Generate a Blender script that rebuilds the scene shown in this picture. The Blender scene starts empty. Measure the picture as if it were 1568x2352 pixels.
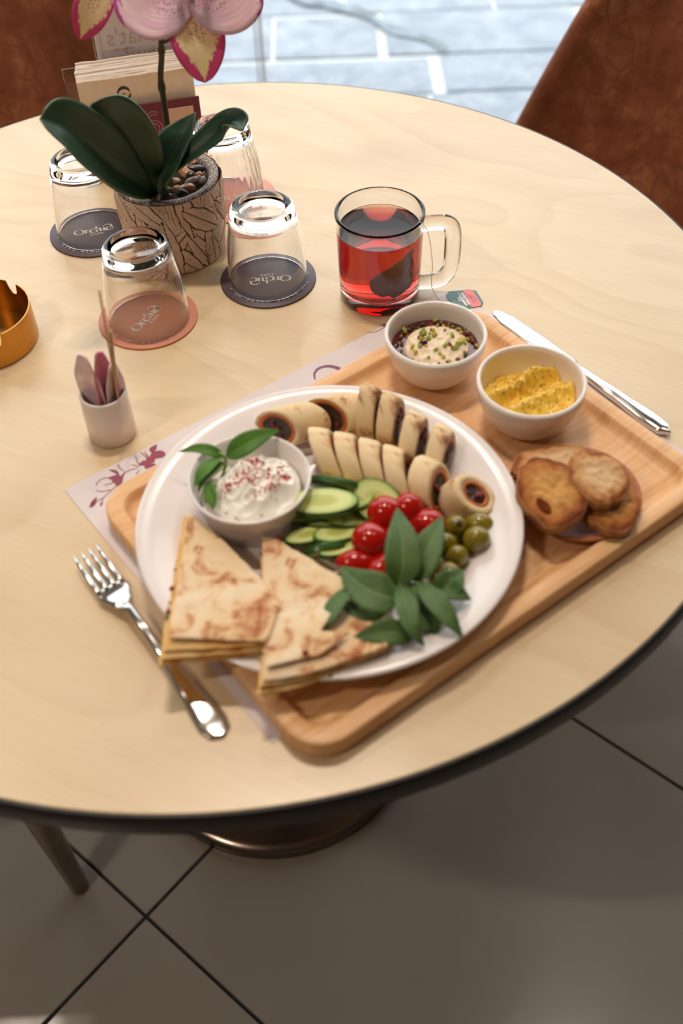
import bpy, bmesh, math, random
from mathutils import Vector, Matrix, noise
from math import sin, cos, pi, radians as R
random.seed(7)
scn = bpy.context.scene
COL = scn.collection
TZ = 0.75                                   # height of the table top above the floor
# ------------------------------------------------------------------ camera
FPX, PITCH, ROLL, CH = 2444.6, 0.84679, -0.03584, 0.64025
fw = Vector((0, cos(PITCH), -sin(PITCH))); rt0 = Vector((1, 0, 0)); up0 = rt0.cross(fw)
rt = rt0*cos(ROLL) + up0*sin(ROLL); up = up0*cos(ROLL) - rt0*sin(ROLL)
CAMP = Vector((0, 0, CH + TZ))
cd = bpy.data.cameras.new('camera'); cam = bpy.data.objects.new('camera', cd); COL.objects.link(cam)
m = Matrix((rt, up, -fw)).transposed().to_4x4(); m.translation = CAMP; cam.matrix_world = m
cd.sensor_fit = 'VERTICAL'; cd.sensor_height = 36; cd.sensor_width = 24; cd.lens = FPX/2352*36
cd.clip_start = .02; cd.clip_end = 60
cd.dof.use_dof = True; cd.dof.focus_distance = 1.08; cd.dof.aperture_fstop = 3.6
scn.camera = cam
def ray(x, y):
    return fw*FPX + rt*(x-784) - up*(y-1176)
def px(x, y, z=0.0):                        # point of the horizontal plane z above the table under a pixel
    d = ray(x, y); return CAMP + d*((z+TZ-CAMP.z)/d.z)
def pv(x, y, Y):                            # point of the vertical plane at distance Y
    d = ray(x, y); return CAMP + d*(Y/d.y)
# ------------------------------------------------------------------ world and lights
scn.view_settings.view_transform = 'Standard'; scn.view_settings.look = 'None'
scn.view_settings.gamma = 1; scn.view_settings.use_curve_mapping = False
scn.view_settings.exposure = 0.0
scn.cycles.use_denoising = True
scn.cycles.sample_clamp_indirect = 6.0
w = bpy.data.worlds.new('world'); scn.world = w; w.use_nodes = True
bg = w.node_tree.nodes['Background']; bg.inputs[0].default_value = (.97, .98, 1.0, 1); bg.inputs[1].default_value = 2.75
CEIL = 2.0 + TZ
WY = 2.4                                     # distance of the glass front
def downlight(x, y, power, size=.05):
    l = bpy.data.lights.new('downlight', 'AREA'); l.shape = 'DISK'; l.size = size; l.energy = power
    l.color = (1.0, .86, .72); l.spread = R(120)
    o = bpy.data.objects.new('downlight_lamp', l); COL.objects.link(o); o.location = (x, y, CEIL-.035); return o
LAMPS = [(-.15, 1.05), (.75, .9), (-.05, 2.0), (-1.1, 1.2), (-1.4, -.3)]  # last triple is added out of view to brighten the left floor
for lx, ly in LAMPS:
    for k in (-1, 0, 1): downlight(lx+.11*k, ly, {(-.15, 1.05): 2.65, (-1.4, -.3): 3.6, (.75, .9): .6}.get((lx, ly), .9))
# ------------------------------------------------------------------ node helpers
def C(h):
    h = h.lstrip('#'); v = [int(h[i:i+2], 16)/255 for i in (0, 2, 4)]
    return tuple([(c/12.92 if c <= .04045 else ((c+.055)/1.055)**2.4) for c in v] + [1.0])
class NT:
    def __init__(s, name, **kw):
        s.m = bpy.data.materials.new(name); s.m.use_nodes = True; s.t = s.m.node_tree
        s.p = s.t.nodes['Principled BSDF']
        for k, v in kw.items(): s.set(k, v)
    KEY = dict(col='Base Color', rough='Roughness', metal='Metallic', trans='Transmission Weight', ior='IOR', sss='Subsurface Weight',
               sssr='Subsurface Radius', ssss='Subsurface Scale', spec='Specular IOR Level', sheen='Sheen Weight', sheenr='Sheen Roughness', sheent='Sheen Tint', coat='Coat Weight',
               coatr='Coat Roughness', normal='Normal', alpha='Alpha', aniso='Anisotropic')
    def set(s, k, v):
        i = s.p.inputs[s.KEY[k]]
        if isinstance(v, str): v = C(v)
        if hasattr(v, 'is_output'): s.t.links.new(v, i)
        else: i.default_value = v
    def n(s, typ, ins=None, **at):
        nd = s.t.nodes.new('ShaderNode'+typ)
        for k, v in at.items(): setattr(nd, k, v)
        for k, v in (ins or {}).items():
            i = nd.inputs[k]
            if isinstance(v, str): v = C(v)
            if hasattr(v, 'is_output'): s.t.links.new(v, i)
            else: i.default_value = v
        return nd
    def obj(s): return s.n('TexCoord').outputs['Object']
    def uv(s): return s.n('TexCoord').outputs['UV']
    def map(s, v, rot=(0, 0, 0), scale=(1, 1, 1), loc=(0, 0, 0)):
        return s.n('Mapping', {'Vector': v, 'Rotation': rot, 'Scale': scale, 'Location': loc}).outputs[0]
    def noise(s, v, scale, detail=3, rough=.5, dist=0):
        return s.n('TexNoise', {'Vector': v, 'Scale': scale, 'Detail': detail, 'Roughness': rough, 'Distortion': dist}).outputs[0]
    def vor(s, v, scale, feature='F1', out='Distance', rand=1):
        return s.n('TexVoronoi', {'Vector': v, 'Scale': scale, 'Randomness': rand}, feature=feature).outputs[out]
    def ramp(s, f, stops, interp='LINEAR'):
        r = s.n('ValToRGB', {'Fac': f}); e = r.color_ramp.elements; r.color_ramp.interpolation = interp
        while len(e) < len(stops): e.new(.5)
        for q, (p, c) in zip(e, stops):
            q.position = p; q.color = C(c) if isinstance(c, str) else (c, c, c, 1)
        return r.outputs[0]
    def mix(s, f, a, b, mode='MIX'):
        r = s.n('Mix', data_type='RGBA', blend_type=mode)
        for k, v in ((0, f), (6, a), (7, b)):
            if isinstance(v, str): v = C(v)
            if hasattr(v, 'is_output'): s.t.links.new(v, r.inputs[k])
            else: r.inputs[k].default_value = v
        return r.outputs[2]
    def math(s, op, a, b=0., c=0., clamp=False):
        return s.n('Math', {0: a, 1: b, 2: c}, operation=op, use_clamp=clamp).outputs[0]
    def sep(s, v): return s.n('SeparateXYZ', {0: v}).outputs
    def bump(s, h, strength=.3, dist=.001):
        s.set('normal', s.n('Bump', {'Height': h, 'Strength': strength, 'Distance': dist}).outputs[0])
def plain(name, col, rough=.5, nz=None, **kw):
    t = NT(name, rough=rough, **kw)
    if nz:
        sc, amt, c2 = nz
        f = t.noise(t.obj(), sc, 4)
        t.set('col', t.mix(t.ramp(f, [(.35, 0.), (.65, amt)]), col, c2)); t.bump(f, .2, .0005)
    else: t.set('col', col)
    return t.m
# ------------------------------------------------------------------ materials
M = {}
def mk_table():
    t = NT('beech_laminate', rough=.30, spec=.85)
    v = t.map(t.obj(), rot=(0, 0, R(26)))
    big = t.noise(t.map(v, scale=(1.1, 2.6, 1)), 1.6, 2, .5, .4)
    rings = t.math('FRACT', t.math('MULTIPLY', big, 11.))
    rg = t.ramp(rings, [(0, 0.), (.55, .35), (.9, 1.), (1, 0.)])
    st = t.noise(t.map(v, scale=(6, 160, 1)), 3, 3, .6)
    bl = t.noise(t.map(v, scale=(1.5, 7, 1)), 2.2, 3)
    c = t.mix(t.ramp(st, [(.3, 0.), (.7, 1.)]), '#e3c9a2', '#dabd92')
    c = t.mix(t.math('MULTIPLY', rg, .40), c, '#cba679')
    c = t.mix(t.ramp(bl, [(.3, 0.), (.75, .45)]), c, '#ecd8b6')
    t.set('col', c); t.bump(st, .08, .0003)
    t.set('rough', t.ramp(st, [(.2, .27), (.8, .37)]))
    return t.m
M['table'] = mk_table()
M['edge'] = plain('dark_edge_band', '#1b1310', .42, (30, .6, '#120c0a'))
def mk_bamboo(name, rot=0., a='#ecb682', b='#dc9f64', c3='#f3ca98', d='#c58550', rough=.42):
    t = NT(name, rough=rough, spec=.4)
    v = t.map(t.obj(), rot=(0, 0, rot))
    st = t.noise(t.map(v, scale=(5, 110, 20)), 3, 4, .6)
    strip = t.vor(t.map(v, scale=(.01, 55, 1)), 1, out='Color')
    sx = t.sep(strip)[0]
    c = t.mix(sx, a, b); c = t.mix(t.ramp(st, [(.35, 0.), (.65, .75)]), c, c3)
    f2 = t.noise(t.map(v, scale=(14, 420, 20)), 2, 2)
    c = t.mix(t.ramp(f2, [(.58, 0.), (.75, .6)]), c, d)
    t.set('col', c); t.bump(st, .12, .0004); return t.m
M['bamboo'] = mk_bamboo('bamboo')
M['plate_wood'] = mk_bamboo('reddish_wood', 0, '#b46a38', '#a35a2c', '#c27842', '#8b451f', .4)
def mk_china(name, col, rough=.16, coat=.3):
    t = NT(name, rough=rough, coat=coat, coatr=.08, sss=.12, ssss=.004, sssr=(1, .7, .5))
    f = t.noise(t.obj(), 8, 2); t.set('col', t.mix(f, col, '#f3e9e4')); return t.m
M['china'] = mk_china('white_china', '#ece3e3')
M['bowl_china'] = mk_china('bowl_china', '#efe6df', .24, .15)
M['cup_china'] = mk_china('cup_china', '#efe3dc', .2, .2)
def glass(name, col=(.985, .985, .98, 1), rough=0., ior=1.45):
    t = NT(name, trans=1., rough=rough, ior=ior); t.set('col', col); return t.m
M['glass'] = glass('clear_glass', ior=1.42)
def mk_pane():
    m = bpy.data.materials.new('window_glass'); m.use_nodes = True; t = m.node_tree; t.nodes.clear()
    o = t.nodes.new('ShaderNodeOutputMaterial'); mx = t.nodes.new('ShaderNodeMixShader'); a = t.nodes.new('ShaderNodeBsdfTransparent')
    g = t.nodes.new('ShaderNodeBsdfGlossy'); fr = t.nodes.new('ShaderNodeFresnel'); g.inputs['Roughness'].default_value = .01; a.inputs[0].default_value = (.95, .98, .98, 1)
    fr.inputs['IOR'].default_value = 1.25
    for p, q in ((fr.outputs[0], mx.inputs[0]), (a.outputs[0], mx.inputs[1]), (g.outputs[0], mx.inputs[2]), (mx.outputs[0], o.inputs[0])): t.links.new(p, q)
    return m
M['pane'] = mk_pane()
def mk_acr():
    m = mk_pane(); m.name = 'acrylic'; m.node_tree.nodes['Fresnel'].inputs[0].default_value = 1.4; return m
M['acrylic'] = mk_acr()
def mk_tea():
    t = NT('tea_liquid', trans=1., rough=0., ior=1.34); t.set('col', (1, .93, .9, 1))
    v = t.n('VolumeAbsorption', {'Color': (.86, .11, .035, 1), 'Density': 95.0})
    t.t.links.new(v.outputs[0], t.t.nodes['Material Output'].inputs['Volume']); return t.m
M['tea'] = mk_tea()
M['steel'] = plain('stainless_steel', '#d9d6d2', .13, None, metal=1.)
M['brushed'] = plain('brushed_base', '#7d6f66', .22, None, metal=1.)
def mk_gold(name, a, b, rough):
    t = NT(name, metal=1., rough=rough)
    f = t.noise(t.map(t.obj(), scale=(4, 4, 300)), 4, 3); t.set('col', t.mix(f, a, b)); t.bump(f, .15, .0002); return t.m
M['gold'] = mk_gold('brushed_brass', '#d39b4e', '#b9823a', .26)
def mk_velvet():
    t = NT('brown_velvet', rough=.75, sheen=.35, sheenr=.4, spec=.15); t.set('sheent', (.9, .55, .4, 1))
    v = t.obj(); a = t.noise(v, 7, 6, .65, .8); b = t.noise(v, 32, 5, .7, 1.2); cr = t.vor(t.map(v, scale=(1, 1, .8)), 26, 'DISTANCE_TO_EDGE')
    c = t.ramp(a, [(.3, '#693a26'), (.5, '#935739'), (.72, '#bd7d5a')]); c = t.mix(t.ramp(b, [(.4, 0.), (.7, .55)]), c, '#613118')
    c = t.mix(t.math('MULTIPLY', t.ramp(t.math('ADD', cr, t.math('MULTIPLY', b, .05)), [(.015, .7), (.06, 0.)]), t.ramp(a, [(.45, 0.), (.6, 1.)])), c, '#35190c')
    t.set('col', c); t.bump(b, .35, .002); return t.m
M['velvet'] = mk_velvet()
M['leg'] = plain('taupe_leg', '#8f7a66', .45, (25, .5, '#7c6856'))
def mk_tile():
    t = NT('polished_tile', rough=.17, spec=.5); v = t.obj()
    f = t.noise(v, 2.2, 5, .6); s = t.noise(v, 60, 2)
    c = t.mix(t.ramp(f, [(.3, 0.), (.7, 1.)]), '#8c8176', '#988d81'); t.set('col', c)
    t.set('rough', t.ramp(t.noise(v, 5, 4), [(.3, .13), (.7, .24)])); t.bump(s, .02, .0005); return t.m
M['tile'] = mk_tile()
M['grout'] = plain('dark_grout', '#2b2724', .9, (80, .6, '#1e1b18'))
def mk_stone():
    t = NT('blue_grey_stone', rough=.45); v = t.n('TexCoord').outputs['Object']; oi = t.n('ObjectInfo').outputs['Random']
    vv = t.n('VectorMath', {0: v, 1: t.n('CombineXYZ', {0: t.math('MULTIPLY', oi, 30.)}).outputs[0]}, operation='ADD').outputs[0]
    f = t.noise(vv, 5, 6, .65, 1.0); g = t.noise(vv, 14, 5, .6, .6)
    c = t.ramp(f, [(.28, '#757c88'), (.5, '#949ba7'), (.72, '#b5bac1')]); c = t.mix(t.ramp(g, [(.5, 0.), (.75, .5)]), c, '#cfd3d6')
    c = t.mix(t.math('MULTIPLY', oi, .35), c, '#a7b0bd'); t.set('col', c); t.bump(g, .2, .002); return t.m
M['stone'] = mk_stone()
M['joint'] = plain('white_mortar', '#e9e9e6', .8, (40, .4, '#d8d8d6'))
M['plaster'] = plain('warm_plaster', '#8c7a68', .85, (6, .4, '#80705f'))
M['ceil'] = plain('ceiling_paint', '#9c8f82', .9, (5, .3, '#938679'))
M['silicone'] = plain('clear_silicone', '#cfc8bc', .5, None, alpha=.55)
M['alu'] = plain('grey_aluminium', '#a9a49c', .4, None, metal=.6)
M['lamp_glow'] = NT('lamp_face'); M['lamp_glow'].p.inputs['Emission Color'].default_value = (1, .8, .55, 1); M['lamp_glow'].p.inputs['Emission Strength'].default_value = 12; M['lamp_glow'] = M['lamp_glow'].m
M['black'] = plain('black_metal', '#1a1817', .5)
def coaster_mat(name, a, b):
    t = NT(name, rough=.5); f = t.noise(t.obj(), 140, 3); t.set('col', t.mix(f, a, b)); t.bump(f, .1, .0003); return t.m
M['co_purple'] = coaster_mat('aubergine_card', '#54444f', '#5c4b56')
M['co_orange'] = coaster_mat('coral_card', '#cf8264', '#d68a6a')
M['co_pink'] = coaster_mat('salmon_card', '#e38f78', '#e79880')
M['print_white'] = plain('white_print', '#efe4df', .5)
M['print_brown'] = plain('brown_print', '#4b3028', .6)
M['print_purple'] = plain('purple_print', '#8c5a80', .7)
M['print_plum'] = plain('plum_print', '#9b4a60', .7)
M['print_menu'] = plain('mauve_print', '#8c4f5a', .7)
M['print_faint'] = plain('faint_print', '#cdb4b0', .8)
M['print_rose'] = plain('rose_print', '#c98a92', .8)
M['mat_paper'] = plain('lilac_paper', '#e4dadb', .75, (60, .35, '#dccfd4'))
M['menu_paper'] = plain('menu_paper', '#e6dcd9', .7, (9, .5, '#d9cfce'))
M['card'] = plain('burgundy_card', '#6d1f38', .5, (20, .3, '#611a31'))
M['card_label'] = plain('peach_label', '#d9b39d', .5)
M['napkin'] = plain('napkin_paper', '#f4dfc6', .9, (70, .4, '#e6c6a4'))
M['napkin_edge'] = plain('napkin_white', '#f6ebe0', .9)
def mk_pot():
    t = NT('carved_pot_clay', rough=.8); a = t.n('Attribute', attribute_name='groove').outputs['Fac']
    v = t.obj(); f = t.noise(v, 30, 4); g = t.noise(v, 260, 3)
    c = t.mix(t.ramp(f, [(.3, 0.), (.7, 1.)]), '#f3d7c3', '#e3c5b1')
    c = t.mix(t.ramp(a, [(.35, 0.), (.8, 1.)]), c, '#4a3531')
    c = t.mix(t.ramp(g, [(.52, 0.), (.8, .35)]), c, '#8a7a72'); t.set('col', c); t.bump(g, .3, .0006); return t.m
M['pot'] = mk_pot()
def mk_rim():
    t = NT('speckled_rim', rough=.85); f = t.noise(t.obj(), 600, 3); t.set('col', t.ramp(f, [(.4, '#55504e'), (.55, '#a89c95'), (.7, '#d6c9be')])); t.bump(f, .4, .0006); return t.m
M['potrim'] = mk_rim()
M['soil'] = plain('dark_soil', '#2e221b', .95, (200, .8, '#1b1511'))
PEB = [plain('pebble_'+n, a, .28, (90, .6, b)) for n, a, b in (('tan', '#b5835a', '#8a5a3a'), ('black', '#26272b', '#3a3a3d'), ('grey', '#7d736a', '#5b534c'), ('rust', '#8f4d2c', '#6a351e'), ('cream', '#c2a080', '#a67c5a'))]
def mk_oleaf():
    t = NT('orchid_leaf_green', rough=.30, spec=.5); u = t.sep(t.uv()); v = t.obj()
    st = t.noise(t.map(t.uv(), scale=(26, 1.2, 1)), 3, 3); f = t.noise(v, 14, 3)
    c = t.mix(t.ramp(f, [(.35, 0.), (.7, 1.)]), '#213f2a', '#335540'); c = t.mix(t.ramp(st, [(.45, 0.), (.8, .4)]), c, '#48684c')
    c = t.mix(t.ramp(t.math('ABSOLUTE', t.math('SUBTRACT', u[0], .5)), [(0, .5), (.03, 0.)]), c, '#1d3320')
    c = t.mix(t.ramp(t.math('ABSOLUTE', t.math('SUBTRACT', u[0], .5)), [(.46, 0.), (.5, .5)]), c, '#5d7a4e')
    t.set('col', c); t.bump(st, .25, .0006); return t.m
M['oleaf'] = mk_oleaf()
def mk_mint(name, a, b, vein):
    t = NT(name, rough=.5, spec=.35, sss=.08, ssss=.002); u = t.sep(t.uv()); v = t.obj()
    ax = t.math('ABSOLUTE', t.math('SUBTRACT', u[0], .5))
    diag = t.math('FRACT', t.math('SUBTRACT', t.math('MULTIPLY', u[1], 8.), t.math('MULTIPLY', ax, 7.)))
    vn = t.ramp(t.math('ABSOLUTE', t.math('SUBTRACT', diag, .5)), [(0, 1.), (.14, 0.)])
    mid = t.ramp(ax, [(.0, 1.), (.05, 0.)]); vv = t.math('MAXIMUM', t.math('MULTIPLY', vn, .55), mid)
    f = t.noise(v, 70, 4, .6); c = t.mix(t.ramp(f, [(.3, 0.), (.7, 1.)]), a, b); c = t.mix(t.math('MULTIPLY', vv, .55), c, vein)
    t.set('col', c); t.bump(t.math('SUBTRACT', t.math('MULTIPLY', f, .6), vv), .6, .0008); return t.m
M['mint'] = mk_mint('mint_green', '#56743a', '#42602e', '#8ba565')
M['mint_bright'] = mk_mint('fresh_mint_green', '#5b8a2c', '#3f7224', '#84ad4a')
M['mstem'] = plain('mint_stem', '#7f9a48', .5, (60, .5, '#66833a'))
M['ostem'] = plain('orchid_stem', '#3a2a18', .55, (50, .7, '#4d4a22'))
def mk_petal(name, base, rim, spot, w0=.34, sp=1.):
    t = NT(name, rough=.55, spec=.3, sss=.15, ssss=.003); u = t.sep(t.uv()); ax = t.math('ABSOLUTE', t.math('SUBTRACT', u[0], .5))
    jag = t.noise(t.map(t.uv(), scale=(8, 8, 1)), 2.2, 3); tip = t.ramp(u[1], [(.55, 0.), (1., .34)])
    e = t.math('ADD', t.math('ADD', ax, tip), t.math('MULTIPLY', t.math('SUBTRACT', jag, .5), .34))
    c = t.mix(t.ramp(e, [(w0, 0.), (w0+.03, 1.)]), base, rim)
    d = t.vor(t.map(t.uv(), scale=(1, 1.6, 1)), 22); reg = t.math('MULTIPLY', t.ramp(ax, [(.1, 1.), (.24, 0.)]), t.ramp(u[1], [(.02, 0.), (.15, 1.), (.5, 1.), (.68, 0.)]))
    c = t.mix(t.math('MULTIPLY', t.math('MULTIPLY', t.ramp(d, [(.28, 1.), (.36, 0.)]), reg), sp), c, spot)
    st = t.noise(t.map(t.uv(), scale=(30, 1.5, 1)), 2, 2); c = t.mix(t.math('MULTIPLY', t.ramp(st, [(.42, 0.), (.64, .6)]), t.ramp(u[1], [(.15, 1.), (.95, .2)])), c, rim)
    t.set('col', c); t.bump(st, .3, .0005); return t.m
M['sepal'] = mk_petal('yellow_sepal', '#f5efb8', '#c94f88', '#a8325e', .37)
M['petal'] = mk_petal('pink_petal', '#f6dbe5', '#bf5fa9', '#94337e', .60, .95)
M['lip'] = plain('magenta_lip', '#9c1f4e', .4, (60, .4, '#b23a66'))
M['column'] = plain('white_column', '#e8d3cf', .4, (60, .4, '#d9b3b8'))
# food
def mk_tortilla(name, a='#e9cfa4', b='#dcb67c', burn='#8f4a22', sc=42, lo=.54, hi=.64, mid='#cf8f4e', top=0.):
    t = NT(name, rough=.7, spec=.25, sss=.08, ssss=.003); v = t.obj()
    f = t.noise(v, 24, 4, .6); g = t.noise(v, sc, 5, .65, .7); h = t.noise(v, sc*3.2, 4, .6)
    c = t.mix(t.ramp(f, [(.3, 0.), (.7, 1.)]), a, b)
    if top:
        zz = t.math('ABSOLUTE', t.sep(v)[2]); g = t.math('ADD', g, t.math('MULTIPLY', t.ramp(t.math('MULTIPLY', zz, 40.), [(.52, 0.), (.84, 1.)]), top))
    c = t.mix(t.ramp(g, [(lo-.05, 0.), (lo+.02, .45)]), c, mid)
    c = t.mix(t.math('MULTIPLY', t.ramp(g, [(lo, 0.), (hi, 1.)]), t.ramp(h, [(.35, .35), (.6, 1.)])), c, burn)
    t.set('col', c); t.bump(t.math('ADD', h, t.math('MULTIPLY', f, .5)), .45, .0009); return t.m
M['tort'] = mk_tortilla('tortilla_wrap', '#f0d9b2', '#e3c493', '#7d3b1c', 34, .60, .68, top=.13)
M['ques'] = mk_tortilla('toasted_flatbread', '#eed9bb', '#e4c394', '#a5562a', 40, .525, .62, '#dda062')
M['ques_edge'] = mk_tortilla('flatbread_side', '#e9c88f', '#dba859', '#c47a35', 60, .55, .66, '#e0a04e')
M['filling'] = plain('dark_filling', '#3a2620', .5, (260, .8, '#5b4238'))
M['filling_red'] = plain('red_filling', '#8f1f22', .4, (300, .7, '#5a1216'))
M['sauce'] = plain('orange_sauce', '#c96f2c', .45, (160, .6, '#b5551e'))
def mk_cuke():
    t = NT('cucumber_flesh', rough=.3, sss=.2, ssss=.004, sssr=(.6, 1, .4)); u = t.sep(t.uv())
    n = t.noise(t.obj(), 130, 3); r = t.math('ADD', u[0], t.math('MULTIPLY', t.math('SUBTRACT', n, .5), .10))
    t.set('col', t.ramp(r, [(0, '#b6bf58'), (.35, '#bfc662'), (.55, '#dbe19a'), (.80, '#cfdb8a'), (.93, '#8fb04a'), (1., '#4e7d2a')])); t.bump(n, .2, .0005); return t.m
M['cuke'] = mk_cuke()
M['cukeskin'] = plain('cucumber_skin', '#284f1e', .3, (60, .8, '#3f6b2c'))
M['tomato'] = plain('tomato_skin', '#b3120e', .13, (30, .4, '#c8230f'), sss=.15, ssss=.004, sssr=(1, .2, .1), coat=.1, coatr=.06)
M['tomcut'] = plain('tomato_cut', '#c63a1c', .25, (120, .5, '#a81c10'), sss=.1, ssss=.003)
M['olive'] = plain('olive_skin', '#8f7d1e', .2, (50, .7, '#75681a'), sss=.12, ssss=.003, coat=.3, coatr=.1)
M['olive_hole'] = plain('olive_hole', '#4a2410', .4)
M['labneh'] = plain('white_labneh', '#faf6ec', .38, (50, .3, '#f3ecd9'), sss=.25, ssss=.005)
M['paprika'] = plain('paprika_flakes', '#b01f0c', .7, (500, .6, '#c03a14'))
M['dip'] = plain('yellow_dip', '#f2cd4c', .42, (90, .7, '#e3aa2c'), sss=.15, ssss=.004)
M['chilli'] = plain('chilli_specks', '#6d2412', .6, (500, .8, '#94381c'))
M['herb'] = plain('herb_specks', '#4d5a2c', .6)
M['cream'] = plain('cream', '#efd9bd', .4, (90, .5, '#e5c4a0'), sss=.2, ssss=.004)
M['syrup'] = plain('berry_syrup', '#4a0a1c', .06, (60, .6, '#6d1020'), coat=.8, coatr=.04)
PIST = [plain('pistachio_'+n, a, .45, (250, .6, b)) for n, a, b in (('green', '#a9b54a', '#7f9634'), ('yellow', '#d6bd42', '#b3a23a'), ('brown', '#7a4a2e', '#8f6a3a'), ('dark', '#4d5a2a', '#39451e'))]
M['rosebud'] = plain('dark_petal', '#2d0a14', .5, (90, .6, '#451220'))
def mk_toast(name, a, b, d):
    t = NT(name, rough=.75, spec=.25); v = t.obj(); u = t.sep(t.uv())
    f = t.noise(v, 34, 5, .6, .5); g = t.noise(v, 150, 4); r = t.math('ADD', u[0], t.math('MULTIPLY', t.math('SUBTRACT', f, .5), .9))
    c = t.ramp(r, [(.35, a), (.85, b), (1.15, d)]); c = t.mix(t.ramp(g, [(.55, 0.), (.75, .5)]), c, d)
    t.set('col', c); t.bump(t.math('ADD', f, g), .6, .0012); return t.m
M['toast_dark'] = mk_toast('golden_toast', '#d19a55', '#b06a30', '#7a3a1c')
M['toast_pale'] = mk_toast('pale_toast', '#dcb88a', '#c48a52', '#8a4a24')
M['crust'] = plain('toast_crust', '#c08850', .8, (70, .7, '#8f5326'))
M['burn'] = plain('burnt_spot', '#5c2a12', .9, (100, .6, '#7d3c1c'), spec=.1)
M['sachet_white'] = plain('sachet_paper', '#f8ecec', .5, (70, .6, '#d58ca6'))
M['sachet_pink'] = plain('sachet_pink', '#dd7a9c', .45, (60, .6, '#e0a3b8'))
M['stick'] = plain('wooden_stirrer', '#c9a273', .65, (120, .5, '#b88d5c'))
M['teabag'] = plain('wet_teabag', '#8f5a2a', .6, (40, .8, '#4a2412'), trans=.2)
M['string'] = plain('cotton_string', '#d6c9bf', .8)
M['tag_teal'] = plain('teal_card', '#5f8583', .5, (40, .3, '#557a7b'))
M['tag_pink'] = plain('coral_pink_print', '#e98080', .5)
M['tag_text'] = plain('grey_print', '#5d7472', .6)
# ------------------------------------------------------------------ geometry helpers
def mesh(name, vs, fs, mats, smooth=True, uvs=None, mi=None):
    me = bpy.data.meshes.new(name); me.from_pydata([tuple(v) for v in vs], [], fs); me.update()
    for q in (mats if isinstance(mats, (list, tuple)) else [mats]): me.materials.append(q)
    if smooth: me.polygons.foreach_set('use_smooth', [True]*len(me.polygons))
    if mi: me.polygons.foreach_set('material_index', mi)
    if uvs:
        ul = me.uv_layers.new(name='UVMap')
        for l in me.loops: ul.data[l.index].uv = uvs[l.vertex_index]
    return me
def link(name, me, parent=None, loc=None, rot=None):
    o = bpy.data.objects.new(name, me); COL.objects.link(o)
    if loc is not None: o.location = loc
    if rot is not None: o.rotation_euler = rot
    if parent: o.parent = parent
    return o
def tag(o, label=None, cat=None, group=None, kind=None):
    for k, v in (('label', label), ('category', cat), ('group', group), ('kind', kind)):
        if v: o[k] = v
    return o
def empty(name, loc, label, cat, group=None, rot=(0, 0, 0)):
    o = bpy.data.objects.new(name, None); COL.objects.link(o); o.location = loc; o.rotation_euler = rot; o.empty_display_size = .02
    return tag(o, label, cat, group)
def W(x, y, z=0): return Vector((x, y, z+TZ))
def lathe(prof, n=64, f=None):
    vs, fs, uv = [], [], []; idx = []
    for k, (r, z) in enumerate(prof):
        if r < 1e-6: idx.append([len(vs)]*n); vs.append((0, 0, z)); uv.append((0, k/len(prof)))
        else:
            row = []
            for i in range(n):
                a = 2*pi*i/n; rr = r*(f(a, z) if f else 1); row.append(len(vs)); vs.append((rr*cos(a), rr*sin(a), z)); uv.append((i/n, k/len(prof)))
            idx.append(row)
    for a, b in zip(idx, idx[1:]):
        for i in range(n):
            j = (i+1) % n; q = [a[i], a[j], b[j], b[i]]; q2 = []
            for t in q:
                if t not in q2: q2.append(t)
            if len(q2) > 2: fs.append(q2)
    return vs, fs, uv
def arc(cx, cz, r, a0, a1, n=6): return [(cx+r*cos(R(a0+(a1-a0)*i/n)), cz+r*sin(R(a0+(a1-a0)*i/n))) for i in range(n+1)]
def tube(pts, rad, n=10, cap=True, flat=1.0):
    pts = [Vector(p) for p in pts]; vs, fs = [], []; up_ = Vector((0, 0, 1)); prev = None
    for i, p in enumerate(pts):
        T = (pts[min(i+1, len(pts)-1)]-pts[max(i-1, 0)]).normalized()
        if prev is None:
            s = T.cross(up_); s = s if s.length > .1 else T.cross(Vector((1, 0, 0)))
        else: s = prev-T*prev.dot(T)
        s.normalize(); prev = s; b = T.cross(s); r = rad[i] if isinstance(rad, (list, tuple)) else rad
        for k in range(n):
            a = 2*pi*k/n; vs.append(p+s*(r*cos(a))+b*(r*flat*sin(a)))
    for i in range(len(pts)-1):
        for k in range(n):
            j = (k+1) % n; fs.append([i*n+k, i*n+j, (i+1)*n+j, (i+1)*n+k])
    if cap: fs.append(list(range(n))[::-1]); fs.append(list(range((len(pts)-1)*n, len(pts)*n)))
    return vs, fs
def spline(P, n=24):
    P = [Vector(p) for p in P]; Q = [P[0]*2-P[1]]+P+[P[-1]*2-P[-2]]; out = []
    for i in range(n+1):
        u = i/n*(len(P)-1); k = min(int(u), len(P)-2); t = u-k; a, b, c, d = Q[k:k+4]
        out.append(.5*((2*b)+(c-a)*t+(2*a-5*b+4*c-d)*t*t+(3*b-a-3*c+d)*t**3))
    return out
def join(*parts):
    vs, fs = [], []
    for v, f in parts:
        o = len(vs); vs += list(v); fs += [[i+o for i in q] for q in f]
    return vs, fs
def box(x0, x1, y0, y1, z0, z1):
    v = [(x, y, z) for z in (z0, z1) for y in (y0, y1) for x in (x0, x1)]
    return v, [[0, 2, 3, 1], [4, 5, 7, 6], [0, 1, 5, 4], [2, 6, 7, 3], [0, 4, 6, 2], [1, 3, 7, 5]]
def bevbox(name, b, mat, bev=.002, seg=2):
    me = mesh(name, *b, mat, smooth=False); bm = bmesh.new(); bm.from_mesh(me)
    bmesh.ops.bevel(bm, geom=bm.edges[:], offset=bev, segments=seg, affect='EDGES', profile=.5); bm.to_mesh(me); bm.free()
    return me
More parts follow.
